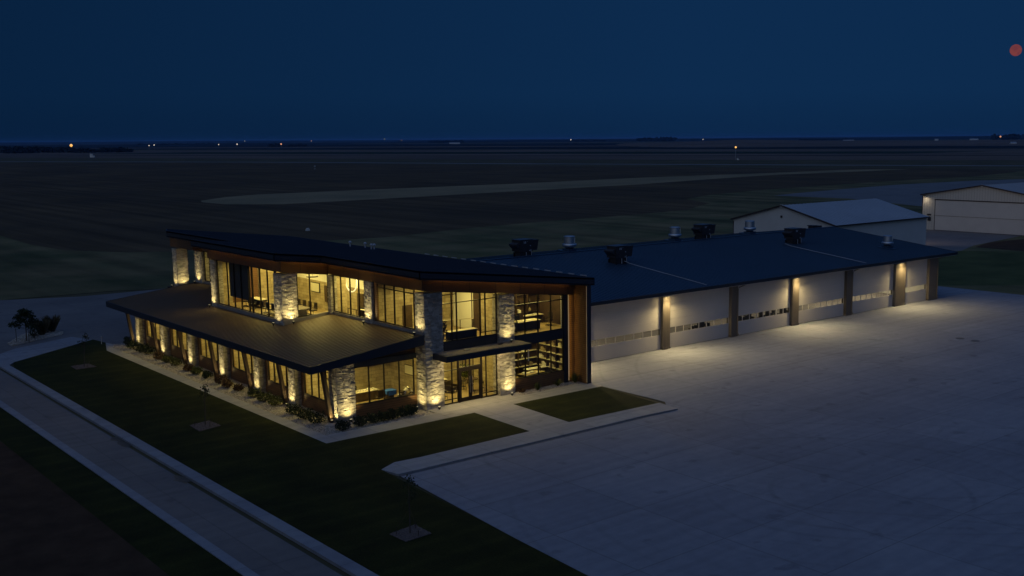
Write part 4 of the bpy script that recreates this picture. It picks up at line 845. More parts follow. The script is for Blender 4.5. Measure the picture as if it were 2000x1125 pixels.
uplight(-15.4, 2.2, zl(-15.4)+.05, 1, 0, 9, 'roof uplight against the tall corner pier above the low roof', 34, grp=g2)
uplight(-15.56, 9.25, zl(-15.5)+.05, 1, 0, 9, 'roof uplight at the pier between the two upper window groups', 34, grp=g2)
uplight(-19.78, 16.3, zl(-19.8)+.05, 1, 0, 9, 'roof uplight on the left face of the pier at the corner of the projecting room', 30, grp=g2)
uplight(-18.75, 15.25, zl(-18.7)+.05, 0, 1, 9, 'roof uplight on the front face of the pier at the corner of the projecting room', 55, grp=g2)
uplight(-19.72, 29.3, zl(-19.7)+.05, 1, 0, 9, 'roof uplight at the pier at the far end of the projecting room', 34, grp=g2)
uplight(-15.58, 42.9, zl(-15.6)+.05, 1, 0, 9, 'roof uplight at the second last pier by the porch', 34, grp=g2)
uplight(-16.46, 46.8, 5.02, 1, 0, 9, 'uplight on the left face of the lone porch pier', 24)
uplight(-15.6, 45.95, 5.02, 0, 1, 9, 'uplight on the front face of the lone porch pier', 30)
b = MB(); b.box(-16.7, -8.1, 43.3, 47.8, 4.66, 5.0); part(b, 'balcony_deck', M['timber'])
# recessed lamp over the entrance, in the canopy
area((-10.8, .6, 3.84), 5.0, 1.2, 170, col=(1, .76, .36), name='canopy_lamp', parent=OFF)
area((-23.0, 23, 4.05), .5, 38, 40, col=(1, .7, .35), name='eave_lamp', parent=OFF)  # unseen long fill, warms the side path in place of window spill

# ================================================================== PLANTS
def leaf_clump(b, c, rx, ry, rz, n, s, r, upright=False, holes=0.0):
    cs = [(r.gauss(0, .5), r.gauss(0, .5), r.gauss(0, .5)) for _ in range(6)]
    k = 0
    while k < n:
        q = Vector((r.uniform(-1, 1), r.uniform(-1, 1), r.uniform(-1, 1)))
        l = q.length
        lim = 1.0 - 0.28*(math.sin(q.x*5+c[0]*3)+math.sin(q.y*6+c[1]*2)+math.sin(q.z*5))/3 - holes*r.random()
        if l > lim or l < .35*r.random(): continue
        p = Vector((c[0]+q.x*rx, c[1]+q.y*ry, c[2]+q.z*rz)); k += 1
        d = Vector((r.uniform(-1, 1), r.uniform(-1, 1), r.uniform(-.3, 1) if not upright else r.uniform(1.2, 2.5))).normalized(); t = d.orthogonal().normalized(); t = Matrix.Rotation(r.uniform(0, 6.3), 3, d) @ t
        a = s*r.uniform(.6, 1.4); wv = .45 if not upright else .15
        b.add([p, p+d*a*.5+t*a*wv, p+d*a, p+d*a*.5-t*a*wv], [(0, 1, 2, 3)])
def shrub(x, y, z, rx, h, m_, lbl, grp, kind='shrub', seed=0, n=420, cat='shrub'):
    r = random.Random(seed*31+5); e = empty(kind, (x, y, z), lbl, cat, grp); e.matrix_basis = Matrix.Translation((x, y, z))
    h *= .8
    b = local(); leaf_clump(b, (0, 0, h*.52), rx*.92, rx*.92, h*.52, n+160, .105, r); b.build('foliage', m_, e)
    b = local()
    for k in range(4): a = r.uniform(0, 6.3); b.tube([(0, 0, -.03), (math.cos(a)*rx*.3, math.sin(a)*rx*.3, h*.35), (math.cos(a)*rx*.5, math.sin(a)*rx*.5, h*.6)], [.02, .014, .006], 5)
    b.build('stem', M['bark'], e); return e
SH = [(-22.35, 43.9, 'd', 0.55, 0.95, 'dark shrub at the very far end of the side bed by the last pier'), (-22.78, 41.3, 'd', 0.75, 1.0, 'dark spreading shrub second from the far end of the side bed'), (-22.76, 39.0, 'd', 0.7, 1.0, 'dark shrub below the farthest side window, left of two'), (-22.59, 37.5, 'd', 0.75, 0.95, 'dark shrub below the farthest side window, right of two'), (-22.84, 34.3, 'r', 0.6, 0.85, 'russet shrub in front of the second farthest side pier'), (-22.78, 32.5, 'g', 0.55, 0.8, 'green shrub just right of the farthest russet shrub'), (-22.72, 30.6, 'g', 0.6, 0.85, 'green shrub left of the third farthest side pier'), (-22.78, 27.5, 'r', 0.5, 0.7, 'small russet shrub right of the third farthest side pier'), (-22.8, 25.7, 'g', 0.5, 0.75, 'loose green shrub below the third farthest side window'), (-22.73, 23.6, 'd', 0.5, 0.75, 'loose dark shrub left of the middle side pier'), (-22.76, 20.75, 'r', 0.6, 0.9, 'russet shrub just right of the middle side pier'), (-22.94, 19.0, 'r', 0.5, 0.75, 'russet shrub in the middle of its group of three'), (-22.79, 17.2, 'r', 0.45, 0.65, 'small russet shrub left of the second nearest side pier'), (-22.79, 14.3, 'g', 0.6, 0.8, 'green shrub right of the second nearest side pier'), (-22.84, 12.4, 'g', 0.65, 0.85, 'green shrub in the middle of the brighter green three'), (-22.74, 10.7, 'g', 0.65, 0.9, 'green shrub left of the nearest side pier'), (-23.0, 7.2, 'd', 0.65, 0.95, 'dark shrub just right of the nearest side pier'), (-23.05, 5.3, 'd', 0.7, 1.0, 'dark shrub in the middle below the nearest side window'), (-22.95, 3.7, 'd', 0.7, 1.0, 'dark shrub just left of the slanted post at the front corner'), (-22.47, 0.8, 'd', 0.6, 0.85, 'dark shrub alone in front of the front corner pier'), (-20.97, 1.0, 'd', 0.6, 0.85, 'dark shrub at the right foot of the front corner pier'), (-19.88, 1.1, 'd', 0.55, 0.8, 'dark shrub second in the row below the front room window'), (-19.04, 1.05, 'd', 0.55, 0.8, 'dark shrub third in the row below the front room window'), (-18.24, 1.1, 'd', 0.55, 0.85, 'dark shrub fourth in the row below the front room window'), (-17.33, 1.15, 'd', 0.6, 0.9, 'dark shrub fifth in the row below the front room window'), (-16.65, 1.2, 'd', 0.55, 0.9, 'dark shrub at the right end of the row, nearest the tall pier')]
gname = {'d': 'dark evergreen shrubs', 'g': 'green shrubs', 'r': 'russet shrubs'}
for i, (x, y, k, rx, h, lbl) in enumerate(SH):
    shrub(x, y, .05, rx, h, M[{'d': 'leaf_dark', 'g': 'leaf_green', 'r': 'leaf_red'}[k]], lbl, gname[k]+' along the building', seed=i)
def yucca(x, y, z, h, lbl, seed):
    r = random.Random(seed); e = empty('yucca', (x, y, z), lbl, 'yucca', 'spiky plants below the front office windows'); e.matrix_basis = Matrix.Translation((x, y, z)); b = local()
    for k in range(70):
        a = r.uniform(0, 6.3); t = r.uniform(.15, 1.1); d = Vector((math.cos(a)*math.sin(t), math.sin(a)*math.sin(t), math.cos(t))); s_ = Vector((-math.sin(a), math.cos(a), 0))*.022; l = h*r.uniform(.7, 1.05)
        b.add([-s_, s_, d*l*.55+s_*.9, d*l, d*l*.55-s_*.9], [(0, 1, 2, 3, 4)])
    b.build('leaves', M['leaf_green'], e); return e
yucca(-4.9, .95, .1, .8, 'spiky pale green plant below the left of the front office windows', 1)
yucca(-2.75, 1.0, .1, .75, 'spiky pale green plant below the middle of the front office windows', 2)
yucca(-0.95, .95, .1, 1.1, 'tall narrow spiky plant against the wood panel by the wing wall', 3)
shrub(-6.3, 1.2, .09, .28, .3, M['leaf_red'], 'tiny brown shrub beside the pier right of the entrance', 'russet shrubs along the building', seed=77, n=120)
# saplings on mulch squares
def sapling(x, y, h, lbl, seed, lean=(0, 0)):
    r = random.Random(seed); e = empty('sapling_tree', (x, y, .1), lbl, 'tree', 'thin young trees on mulch squares'); e.matrix_basis = Matrix.Translation((x, y, .1))
    b = local(); P_ = [(0, 0, 0), (lean[0]*.2, lean[1]*.2, h*.35), (lean[0]*.55, lean[1]*.55, h*.7), (lean[0], lean[1], h*.98)]; b.tube(P_, [.035, .028, .018, .006], 7)
    tips = []
    for k in range(11):
        t = .25+.7*k/11; p = Vector(P_[1]).lerp(Vector(P_[3]), t); a = r.uniform(0, 6.3); l = h*.22*(1.1-t); q = p+Vector((math.cos(a)*l, math.sin(a)*l, l*1.1)); b.tube([p, q], [.01, .004], 4); tips.append((p.lerp(q, .6), l)); tips.append((q, l))
    b.build('trunk', M['bark'], e)
    b = local()
    for (q, l) in tips: leaf_clump(b, q, .13, .13, .17, 6, .10, r)
    leaf_clump(b, Vector(P_[3])+Vector((0, 0, -.12)), .15, .15, .3, 26, .11, r); b.build('crown', M['leaf_dark'], e)
    for a in (.6, 2.7, 4.8):
        b = local(); b.tube([(math.cos(a)*.7, math.sin(a)*.7, 0), (math.cos(a)*.7, math.sin(a)*.7, .35)], .02, 5); b.tube([(math.cos(a)*.7, math.sin(a)*.7, .3), (0, 0, h*.45)], .006, 4); b.build('stake', M['timber'], e)
    return e
sapling(-29.06, 35.64, 3.0, 'thin young tree with leaning sparse top on the far left mulch square', 3, (.15, -.5))
sapling(-29.15, 8.4, 2.9, 'thin young tree on the middle mulch square of the long lawn', 4, (.1, 0))
sapling(-29.9, -19.5, 2.95, 'thin young tree on the nearest mulch square by the parking apron', 5, (.05, .1))
for k, (pts, lbl) in enumerate([([(-29.95, 36.5), (-30.0, 34.75), (-28.3, 34.8), (-28.4, 36.6)], 'mulch square round the far left thin tree'), ([(-30.0, 9.1), (-30.1, 7.1), (-28.35, 7.6), (-28.45, 9.5)], 'mulch square round the middle thin tree'), ([(-30.75, -18.9), (-30.7, -20.35), (-29.1, -20.25), (-29.05, -18.6)], 'mulch square round the nearest thin tree')]):
    b = MB(); b.prism(pts if False else list(reversed(pts)) if (pts[1][0]-pts[0][0])*(pts[2][1]-pts[1][1])-(pts[1][1]-pts[0][1])*(pts[2][0]-pts[1][0]) < 0 else pts, lambda x, y: .13, lambda x, y: .05); tag(b.build('mulch_bed', M['mulch']), kind='structure')
    tag(pebbles('mulch', pts, 420, .13, .03, .07, M['mulch'], 50+k), lbl, 'mulch')
# the fuller staked tree and grasses on the corner island
r = random.Random(9); e = empty('young_tree', (-29.4, 52.9, .08), 'fuller dark young tree with three stakes on the corner island', 'tree'); e.matrix_basis = Matrix.Translation((-29.4, 52.9, .08))
b = local(); b.tube([(0, 0, 0), (.03, .02, 1.1), (0, .05, 2.2), (.02, 0, 3.1)], [.06, .05, .035, .012], 8)
br_ = []
for k in range(16):
    z = 1.15+1.7*k/16; a = k*2.4; l = 1.15*(1.25-k/16); q = (math.cos(a)*l, math.sin(a)*l, z+.35); b.tube([(0, 0, z), (q[0]*.5, q[1]*.5, z+.22), q], [.02, .012, .005], 5); br_.append(q)
b.build('trunk', M['bark'], e); b = local()
for q in br_: leaf_clump(b, q, .38, .38, .26, 85, .15, r); leaf_clump(b, (q[0]*.55, q[1]*.55, q[2]-.08), .3, .3, .24, 45, .15, r)
leaf_clump(b, (0, 0, 3.0), .35, .35, .35, 110, .15, r); b.build('crown', M['leaf_dark'], e)
for a in (0.4, 2.6, 4.7):
    b = local(); b.tube([(math.cos(a)*.95, math.sin(a)*.95, 0), (math.cos(a)*.95, math.sin(a)*.95, 1.35)], .03, 6); b.tube([(math.cos(a)*.95, math.sin(a)*.95, 1.2), (0, 0, 1.5)], .01, 4); b.build('stake', M['timber'], e)
def grass(x, y, h, rx, lbl, seed):
    r = random.Random(seed); e = empty('ornamental_grass', (x, y, .07), lbl, 'ornamental grass', 'tall grasses on the corner island'); e.matrix_basis = Matrix.Translation((x, y, .07)); b = local()
    for k in range(260):
        a = r.uniform(0, 6.3); rr = r.uniform(0, .22); t = r.uniform(0, .38); l = h*r.uniform(.6, 1.05); p0 = Vector((math.cos(a)*rr, math.sin(a)*rr, 0)); d = Vector((math.cos(a)*math.sin(t), math.sin(a)*math.sin(t), math.cos(t))); s_ = Vector((-math.sin(a), math.cos(a), 0))*.018
        b.add([p0-s_, p0+s_, p0+d*l*.6+s_+Vector((0, 0, .02)), p0+d*l+Vector((math.cos(a), math.sin(a), 0))*rx*.35, p0+d*l*.6-s_], [(0, 1, 2, 3, 4)])
    b.build('blades', M['leaf_straw'], e); return e
grass(-27.2, 55.6, 1.75, .8, 'tall upright grass clump nearest the staked tree', 1); grass(-25.75, 57.2, 1.8, .8, 'tall upright grass clump at the right tip of the island', 2)
shrub(-28.3, 54.3, .07, .6, 1.35, M['leaf_dark'], 'dark shrub just right of the staked tree on the island', 'dark shrubs on the island', seed=91); shrub(-26.4, 56.8, .07, .6, 1.1, M['leaf_dark'], 'low dark shrub between the two tall grasses on the island', 'dark shrubs on the island', seed=92)
# small site items
def boulder(x, y, s, lbl):
    r = random.Random(int(x*10)); bm = MB(); vs = []; fs = []; n = 8; m_ = 5
    for i in range(m_+1):
        for j in range(n):
            t = math.pi*i/m_; a = 2*math.pi*j/n; q = s*r.uniform(.85, 1.1); vs.append((x+q*math.sin(t)*math.cos(a)*1.4, y+q*math.sin(t)*math.sin(a), .08+q*.55*math.cos(t)))
    for i in range(m_):
        for j in range(n): fs.append((i*n+j, i*n+(j+1) % n, (i+1)*n+(j+1) % n, (i+1)*n+j))
    bm.add(vs, fs); tag(bm.build('rock', M['stone']), lbl, 'rock')
boulder(-22.6, 2.4, .3, 'pale flat rock at the front corner pier of the low wing')
def cover(x, y, lbl, k):
    b = MB(); b.lathe((x, y, .013), [(.42, 0), (.42, .012), (.36, .016)], 20); tag(b.build('manhole_cover', M['black']), lbl, 'manhole cover', 'round covers in the apron')
cover(40.64, -9.76, 'dark round cover set in the apron, left one of the pair', 0); cover(40.47, -11.5, 'dark round cover set in the apron, right one of the pair', 1)
e = empty('marker_post', (-24.3, 45.9, 0.05), 'thin pale marker post at the far left end of the planting bed', 'post'); e.matrix_basis = Matrix.Translation((-24.3, 45.9, 0.05)); b = local(); b.tube([(0, 0, 0), (0, 0, .8)], .03, 6); b.build('post', M['pvc'], e); b = local(); b.lathe((0, 0, .8), [(.05, 0), (.05, .05), (.01, .07)], 8); b.build('cap', M['pvc'], e)
# ================================================================== FURNITURE SEEN THROUGH THE GLASS
def box_obj(nm, m_, e, *bx):
    b = local()
    for q in bx: b.box(*q)
    return b.build(nm, m_, e)
def chair(loc, rz, lbl, grp=None):
    e = empty('office_chair', loc, lbl, 'office chair', grp, rz)
    box_obj('seat', M['leather'], e, (-.25, .25, -.25, .25, .44, .53)); box_obj('backrest', M['leather'], e, (-.24, .24, .22, .29, .58, 1.12)); box_obj('armrest', M['black'], e, (-.31, -.26, -.18, .18, .66, .7)); box_obj('armrest', M['black'], e, (.26, .31, -.18, .18, .66, .7))
    b = local(); b.tube([(0, 0, .1), (0, 0, .44)], .03, 8); b.build('post', M['chrome'], e)
    b = local()
    for k in range(5): a = k*1.257; b.bar((0, 0, .1), (math.cos(a)*.32, math.sin(a)*.32, .05), .05, .04)
    b.build('base', M['black'], e); return e
def desk(loc, rz, w_, d_, lbl, top=None):
    e = empty('desk', loc, lbl, 'desk', None, rz)
    box_obj('desk_top', top or M['desk_top'], e, (-w_/2, w_/2, -d_/2, d_/2, .73, .77)); box_obj('front_panel', M['darkwood'], e, (-w_/2+.08, w_/2-.08, -d_/2+.05, -d_/2+.09, .08, .728)); box_obj('drawer_unit', M['darkwood'], e, (w_/2-.5, w_/2-.05, -d_/2+.1, d_/2-.05, .02, .728)); box_obj('leg', M['darkwood'], e, (-w_/2+.02, -w_/2+.07, -d_/2+.05, d_/2-.05, 0, .728))
    return e
def armchair(loc, rz, lbl, m_=None):
    e = empty('armchair', loc, lbl, 'armchair', None, rz); m_ = m_ or M['leather']
    box_obj('seat', m_, e, (-.3, .3, -.3, .3, .2, .45)); box_obj('backrest', m_, e, (-.36, .36, .3, .42, .2, .9)); box_obj('armrest', m_, e, (-.42, -.3, -.3, .3, .2, .62)); box_obj('armrest', m_, e, (.3, .42, -.3, .3, .2, .62))
    for sx in (-.34, .34):
        for sy in (-.24, .34): box_obj('leg', M['darkwood'], e, (sx-.03, sx+.03, sy-.03, sy+.03, 0, .2))
    return e
def small(nm, cat, loc, lbl, m_, *bx, group=None):
    e = MB(); e.world = False
    for q in bx: e.box(*q)
    o = e.build(nm, m_); o.matrix_basis = Matrix.Translation(loc); return tag(o, lbl, cat, group)
UF = 4.60; GF = 0.12; PF = 5.35
# upper right office
desk((-4.2, 3.35, UF), 0, 2.6, .95, 'large dark executive desk with pale top in the upper front office')
desk((-1.9, 5.3, UF), math.pi, 2.0, .6, 'long pale credenza desk along the back right of the upper front office')
chair((-3.7, 4.3, UF), 0, 'dark high back chair behind the large desk in the upper front office')
chair((-1.5, 3.6, UF), R(-70), 'swivel chair by the right window jamb in the upper front office')
armchair((-6.0, 2.9, UF), R(200), 'dark leather visitor armchair beside the stone pier in the upper office')
armchair((-5.9, 4.6, UF), R(250), 'dark leather armchair by the tiled wall in the upper office')
def bookcase(loc, w_, h_, nsh, cols, lbl, rz=0):
    e = empty('bookcase', loc, lbl, 'bookcase', None, rz)
    box_obj('back_panel', M['darkwood'], e, (0, w_, .33, .36, 0, h_))
    for k in range(cols+1): x = (w_-.04)*k/cols; box_obj('upright', M['darkwood'], e, (x, x+.04, 0, .33, 0, h_))
    for k in range(nsh+1): z = .1+(h_-.15)*k/nsh; box_obj('shelf', M['desk_top'] if k and loc[2] < 2 else M['leather'], e, *[((w_-.04)*c/cols+.042, (w_-.04)*(c+1)/cols-.002, .01, .328, z, z+.035) for c in range(cols)])
    return e
bookcase((-6.6, 6.0, UF), 6.0, 3.2, 4, 5, 'tall dark wall bookcase crossing the back of the upper front office')
bookcase((-4.0, 6.0, GF), 3.4, 3.3, 5, 3, 'tall bookcase with pale shelves at the back of the lower front office')
bookcase((-.92, 6.0, GF), 3.8, 3.3, 5, 3, 'bookcase along the right wall of the lower front office', R(-90))
r = random.Random(4); k = 0; OD = ['first', 'second', 'third', 'fourth', 'fifth']
for (x0, w_, base, nsh, h_, cols, where) in ((-6.6, 6.0, UF, 4, 3.2, 5, 'upper'), (-4.0, 3.4, GF, 5, 3.3, 3, 'lower')):
    for sh in range(1, nsh):
        for c in range(cols):
            if r.random() < .2: continue
            z = base + .1+(h_-.15)*sh/nsh+.037; x = x0+(w_/cols)*c+.12+r.uniform(0, w_/cols*.35); mm = r.choice((M['white_wall'], M['fabric'], M['chrome'], M['cream'], M['leather']))
            if r.random() < .5: small('book_stack', 'books', (x, 6.08, z), f'books on the {OD[sh-1]} shelf up, {OD[c]} column from the left, {where} office bookcase', mm, (0, .10, 0, .18, 0, .30), (.11, .17, 0, .18, 0, .26), (.18, .28, 0, .2, 0, .22), group=f'books on the {where} office bookcase')
            else:
                b = local(); b.lathe((0, .1, 0), [(.06, 0), (.12, .12), (.10, .24), (.04, .32), (.055, .36)], 12); o = b.build('vase', mm); o.matrix_basis = Matrix.Translation((x+.1, 6.08, z)); tag(o, f'vase on the {OD[sh-1]} shelf up, {OD[c]} column from the left, {where} office bookcase', 'vase', f'ornaments on the {where} office bookcase')
for (base, nsh, h_, where, n0) in ((GF, 5, 3.3, 'lower', 3.8),):
    for sh in range(1, nsh):
        for c in range(3):
            if r.random() < .15: continue
            z = base+.1+(h_-.15)*sh/nsh+.037; y = 6.0-(n0/3)*c-.25-r.uniform(0, .5); mm = r.choice((M['white_wall'], M['fabric'], M['cream'], M['desk_top']))
            small('book_stack', 'books', (-.85, y, z), f'books on the {OD[sh-1]} open shelf, {OD[c]} column from the back, right wall, {where} office', mm, (0, .2, 0, -.14, 0, .32), (0, .18, -.15, -.26, 0, .27), (0, .2, -.27, -.42, 0, .2), group=f'books on the right wall of the {where} office')
def monitor(loc, rz, lbl):
    e = empty('monitor', loc, lbl, 'monitor', None, rz); box_obj('screen', M['black'], e, (-.28, .28, -.02, .02, .12, .46)); box_obj('stand', M['black'], e, (-.03, .03, .0, .04, .01, .2), (-.12, .12, -.08, .1, 0, .012)); return e
monitor((-5.0, 3.5, UF+.77), R(170), 'small black monitor on the left end of the large upper desk')
small('paper_stack', 'papers', (-4.1, 3.2, UF+.775), 'pale papers spread on the large upper desk', M['white_wall'], (0, .3, 0, .22, 0, .03), (.4, .62, .1, .4, 0, .012), (-.5, -.25, -.1, .2, 0, .05))
small('paper_stack', 'papers', (-2.4, 5.2, UF+.775), 'white papers on the credenza in the upper office', M['white_wall'], (0, .5, 0, .22, 0, .04), (.7, .9, .0, .2, 0, .08))
# lower right office
desk((-3.4, 3.6, GF), R(8), 2.3, 1.0, 'broad desk covered with papers near the glass of the lower front office', M['fabric'])
desk((-1.8, 4.9, GF), math.pi, 2.4, .6, 'white topped work counter at the right of the lower front office', M['white_paint'])
chair((-2.1, 3.7, GF), R(60), 'dark swivel chair between desk and counter in the lower front office')
small('paper_stack', 'papers', (-4.0, 3.4, GF+.775), 'pale papers and samples heaped on the lower office desk', M['white_wall'], (0, .35, 0, .25, 0, .05), (.5, .8, .1, .4, 0, .10), (.9, 1.2, -.1, .1, 0, .04), (-.35, -.1, .1, .3, 0, .14))
small('paper_stack', 'papers', (-2.6, 4.8, GF+.775), 'white sheets lying along the lower office counter', M['white_wall'], (0, .4, 0, .25, 0, .02), (.6, 1.1, .0, .2, 0, .015))
small('printer', 'printer', (-4.6, 5.2, GF+.9), 'pale boxy printer on a stand at the back of the lower office', M['white_wall'], (0, .6, 0, .5, 0, .42), (.1, .5, -.12, 0, .1, .13), (.05, .55, .05, .45, -.9, -.005))
for (x, z, lbl) in ((-5.0, 2.95, 'small glowing wall lamp left in the lower front office'), (-1.55, 3.2, 'small glowing wall lamp right in the lower front office')):
    e = empty('wall_lamp', (x, 5.8, z), lbl, 'lamp'); b = local(); b.lathe((0, 0, 0), [(.05, -.1), (.11, 0), (.07, .12)], 12); b.build('lamp_shade', M['lamp_small'], e); box_obj('bracket', M['black'], e, (-.02, .02, .05, .4, -.02, .02))
# upper lobby: railing, counter, plant, armchairs
e = empty('glass_railing', (-9, 6.2, UF), 'railing with dark posts and pale handrail on the upper lobby floor', 'railing')
for x, y in ((-8.5, 6.4), (-7.45, 6.05), (-9.7, 6.8), (-10.9, 7.2)): b = MB(); b.tube([(x, y, UF), (x, y, UF+.95)], .035, 6); b.build('post', M['black'], e)
b = MB(); b.bar((-10.9, 7.2, UF+1.0), (-7.45, 6.05, UF+1.0), .07, .05); b.build('handrail', M['desk_top'], e)
e = empty('lobby_counter', (-11.0, 2.5, UF), 'dark low counter with pale top edge behind the upper lobby glass', 'counter')
box_obj('body', M['black'], e, (-1.4, 1.15, -.28, .25, 0, .92)); box_obj('counter_top', M['desk_top'], e, (-1.45, 1.2, -.32, .3, .925, .96))
def pot_plant(loc, lbl, h, m_):
    r = random.Random(int(abs(loc[0])*10)); e = empty('potted_plant', loc, lbl, 'plant'); b = local(); b.lathe((0, 0, 0), [(.16, 0), (.22, .4), (.19, .4), (.18, .36)], 14); b.build('pot', M['fabric'], e)
    b = local(); leaf_clump(b, (0, 0, .35+h*.55), .38, .38, h*.5, 260, .14, r); b.build('leaves', m_, e); b = local(); b.tube([(0, 0, .35), (0, 0, .35+h*.5)], .02, 6); b.build('stem', M['bark'], e)
pot_plant((-12.9, 2.5, UF+.45), 'reddish bushy plant behind the left end of the upper lobby glass', .95, M['leaf_red'])
small('plant_stand', 'stand', (-12.9, 2.5, UF), 'small dark stand carrying the lobby plant', M['darkwood'], (-.3, .3, -.3, .3, .40, .448), (-.28, -.22, -.28, -.22, 0, .398), (.22, .28, -.28, -.22, 0, .398), (-.28, -.22, .22, .28, 0, .398), (.22, .28, .22, .28, 0, .398))
armchair((-11.6, 4.4, UF), R(30), 'rounded tan armchair behind the upper lobby counter', M['fabric'])
# lobby ground floor: high tables and stools
def stool(loc, lbl, grp='bar stools in the lobby'):
    e = empty('bar_stool', loc, lbl, 'stool', grp); b = local(); b.lathe((0, 0, 0), [(.17, .68), (.19, .72), (.17, .76)], 14); b.build('seat', M['leather'], e)
    for a in (.8, 2.35, 3.9, 5.5): b = local(); b.tube([(math.cos(a)*.22, math.sin(a)*.22, 0), (math.cos(a)*.12, math.sin(a)*.12, .68)], .016, 5); b.build('leg', M['black'], e)
    b = local(); b.lathe((0, 0, .25), [(.19, 0), (.19, .02)], 14); b.build('foot_ring', M['black'], e); return e
for x, y, lbl in ((-12.9, 3.5, 'round dark table left of the entrance doors inside the lobby'), (-9.0, 4.2, 'round dark table right of the entrance doors inside the lobby')):
    e = empty('lobby_table', (x, y, GF), lbl, 'table'); b = local(); b.lathe((0, 0, 0), [(.5, .98), (.5, 1.03)], 20); b.build('table_top', M['darkwood'], e); b = local(); b.tube([(0, 0, 0), (0, 0, .98)], .05, 8); b.build('pedestal', M['black'], e); b = local(); b.lathe((0, 0, 0), [(.3, 0), (.3, .03)], 16); b.build('base', M['black'], e)
for x, y, lbl in ((-12.3, 3.2, 'dark bar stool right of the left lobby table'), (-12.9, 4.3, 'dark bar stool behind the left lobby table'), (-9.5, 3.6, 'dark bar stool in front of the right lobby table'), (-8.4, 3.7, 'dark bar stool at the far right of the lobby glass'), (-9.2, 5.1, 'dark bar stool behind the right lobby table')): stool((x, y, GF), lbl)
desk((-11.2, 6.6, GF), 0, 2.6, .7, 'long dark reception desk deep in the lobby')
pot_plant((-8.0, 6.6, GF), 'leafy plant by the tiled wall deep in the lobby', 1.2, M['leaf_green'])
armchair((-10.5, 4.9, GF), R(20), 'dark armchair straight behind the entrance doors')
# front room of the low wing
desk((-17.2, 7.3, GF), 0, 2.6, .9, 'corner desk with dark front panel in the front room of the low wing', M['desk_top'])
chair((-16.75, 5.5, GF), math.pi, 'pale backed chair in front of the desk in the front room')
chair((-17.6, 8.3, GF), 0, 'dark chair behind the desk in the front room')
monitor((-17.9, 7.4, GF+.77), R(160), 'black monitor on the left end of the front room desk')
small('archive_box', 'box', (-18.4, 7.1, GF+.775), 'brown box with pale lid at the left end of the front room desk', M['timber'], (0, .35, 0, .3, 0, .3)); small('box_lid', 'lid', (-18.42, 7.08, GF+1.078), 'pale lid lying on the brown box on the front room desk', M['white_wall'], (0, .39, 0, .34, 0, .06))
small('paper_stack', 'papers', (-17.1, 7.2, GF+.775), 'white papers and cups spread on the front room desk', M['white_wall'], (0, .25, 0, .2, 0, .05), (.4, .62, .1, .3, 0, .1), (.8, .95, 0, .12, 0, .12), (-.4, -.2, .05, .2, 0, .09))
e = empty('barrel_table', (-15.75, 5.6, GF), 'dark slatted barrel table with blue cloth in the front room', 'table')
b = local(); b.lathe((0, 0, 0), [(.27, 0), (.34, .35), (.34, .55), (.28, .88)], 16); b.build('barrel', M['darkwood'], e)
b = local(); b.lathe((0, 0, 0), [(.342, .18), (.35, .18), (.35, .23), (.342, .23)], 16); b.build('hoop', M['chrome'], e)
small('cloth', 'cloth', (-15.75, 5.6, GF+.885), 'bright blue cloth folded over the barrel table', M['blue'], (-.36, .42, -.34, .34, 0, .05), (-.42, -.365, -.3, .3, -.22, .04), (-.3, .36, -.40, -.345, -.3, .04))
e = empty('motorcycle', (-14.75, 4.95, GF), 'white and chrome motorcycle parked behind the glass of the front room', 'motorcycle', None, R(12)); 
for x in (-.62, .62):
    b = local(); n = 20
    vs = []; fs = []
    for i in range(n):
        a = 2*math.pi*i/n
        for j in range(6): t = 2*math.pi*j/6; rr = .27+.055*math.cos(t); vs.append((x+rr*math.cos(a), .055*math.sin(t), .325+rr*math.sin(a)))
    for i in range(n):
        for j in range(6): fs.append((i*6+j, ((i+1) % n)*6+j, ((i+1) % n)*6+(j+1) % 6, i*6+(j+1) % 6))
    b.add(vs, fs); wl = b.build('wheel', M['rubber'], e); b = local()
    for k in range(8): a = k*.785; b.bar((x, 0, .325), (x+.22*math.cos(a), 0, .325+.22*math.sin(a)), .015, .015, up=(0, 1, 0))
    b.build('rim', M['chrome'], wl)
b = local(); b.box(-.22, .2, -.15, .15, .28, .6); b.lathe((-.05, 0, .5), [(.12, 0), (.14, .15), (.1, .25)], 10); b.build('engine', M['chrome'], e)
b = local(); b.tube([(-.1, 0, .82), (.08, 0, .88), (.3, 0, .8)], [.08, .17, .06], 10); b.build('fuel_tank', M['white_paint'], e)
b = local(); b.tube([(-.62, 0, .72), (-.4, 0, .76), (-.12, 0, .78)], [.06, .13, .09], 8); b.build('saddle', M['leather'], e)
b = local(); b.tube([(.62, .08, .33), (.36, .08, .98)], .025, 6); b.tube([(.62, -.08, .33), (.36, -.08, .98)], .025, 6); b.build('fork', M['chrome'], e)
b = local(); b.tube([(.2, .36, 1.02), (.34, .16, 1.04), (.36, 0, 1.0), (.34, -.16, 1.04), (.2, -.36, 1.02)], .018, 6); b.build('handlebar', M['chrome'], e)
b = local(); b.lathe((0, 0, 0), [(.05, -.05), (.1, 0), (.1, .03)], 12); hl = b.build('headlight', M['chrome'], e); hl.matrix_basis = Matrix.Translation((.44, 0, .9)) @ Matrix.Rotation(R(90), 4, 'Y')
b = local(); b.tube([(-.72, 0, .58), (-.62, 0, .70), (-.45, 0, .66)], [.07, .09, .06], 8); b.tube([(.52, 0, .66), (.66, 0, .69), (.8, 0, .6)], [.05, .07, .05], 8); b.build('mudguard', M['white_paint'], e)
b = local(); b.tube([(-.1, -.17, .35), (-.5, -.2, .28), (-.85, -.2, .33)], .045, 8); b.build('exhaust', M['chrome'], e)
e = empty('wall_shelf_rack', (-18.9, 9.5, GF), 'dark open shelf rack on the back left wall of the front room', 'shelf')
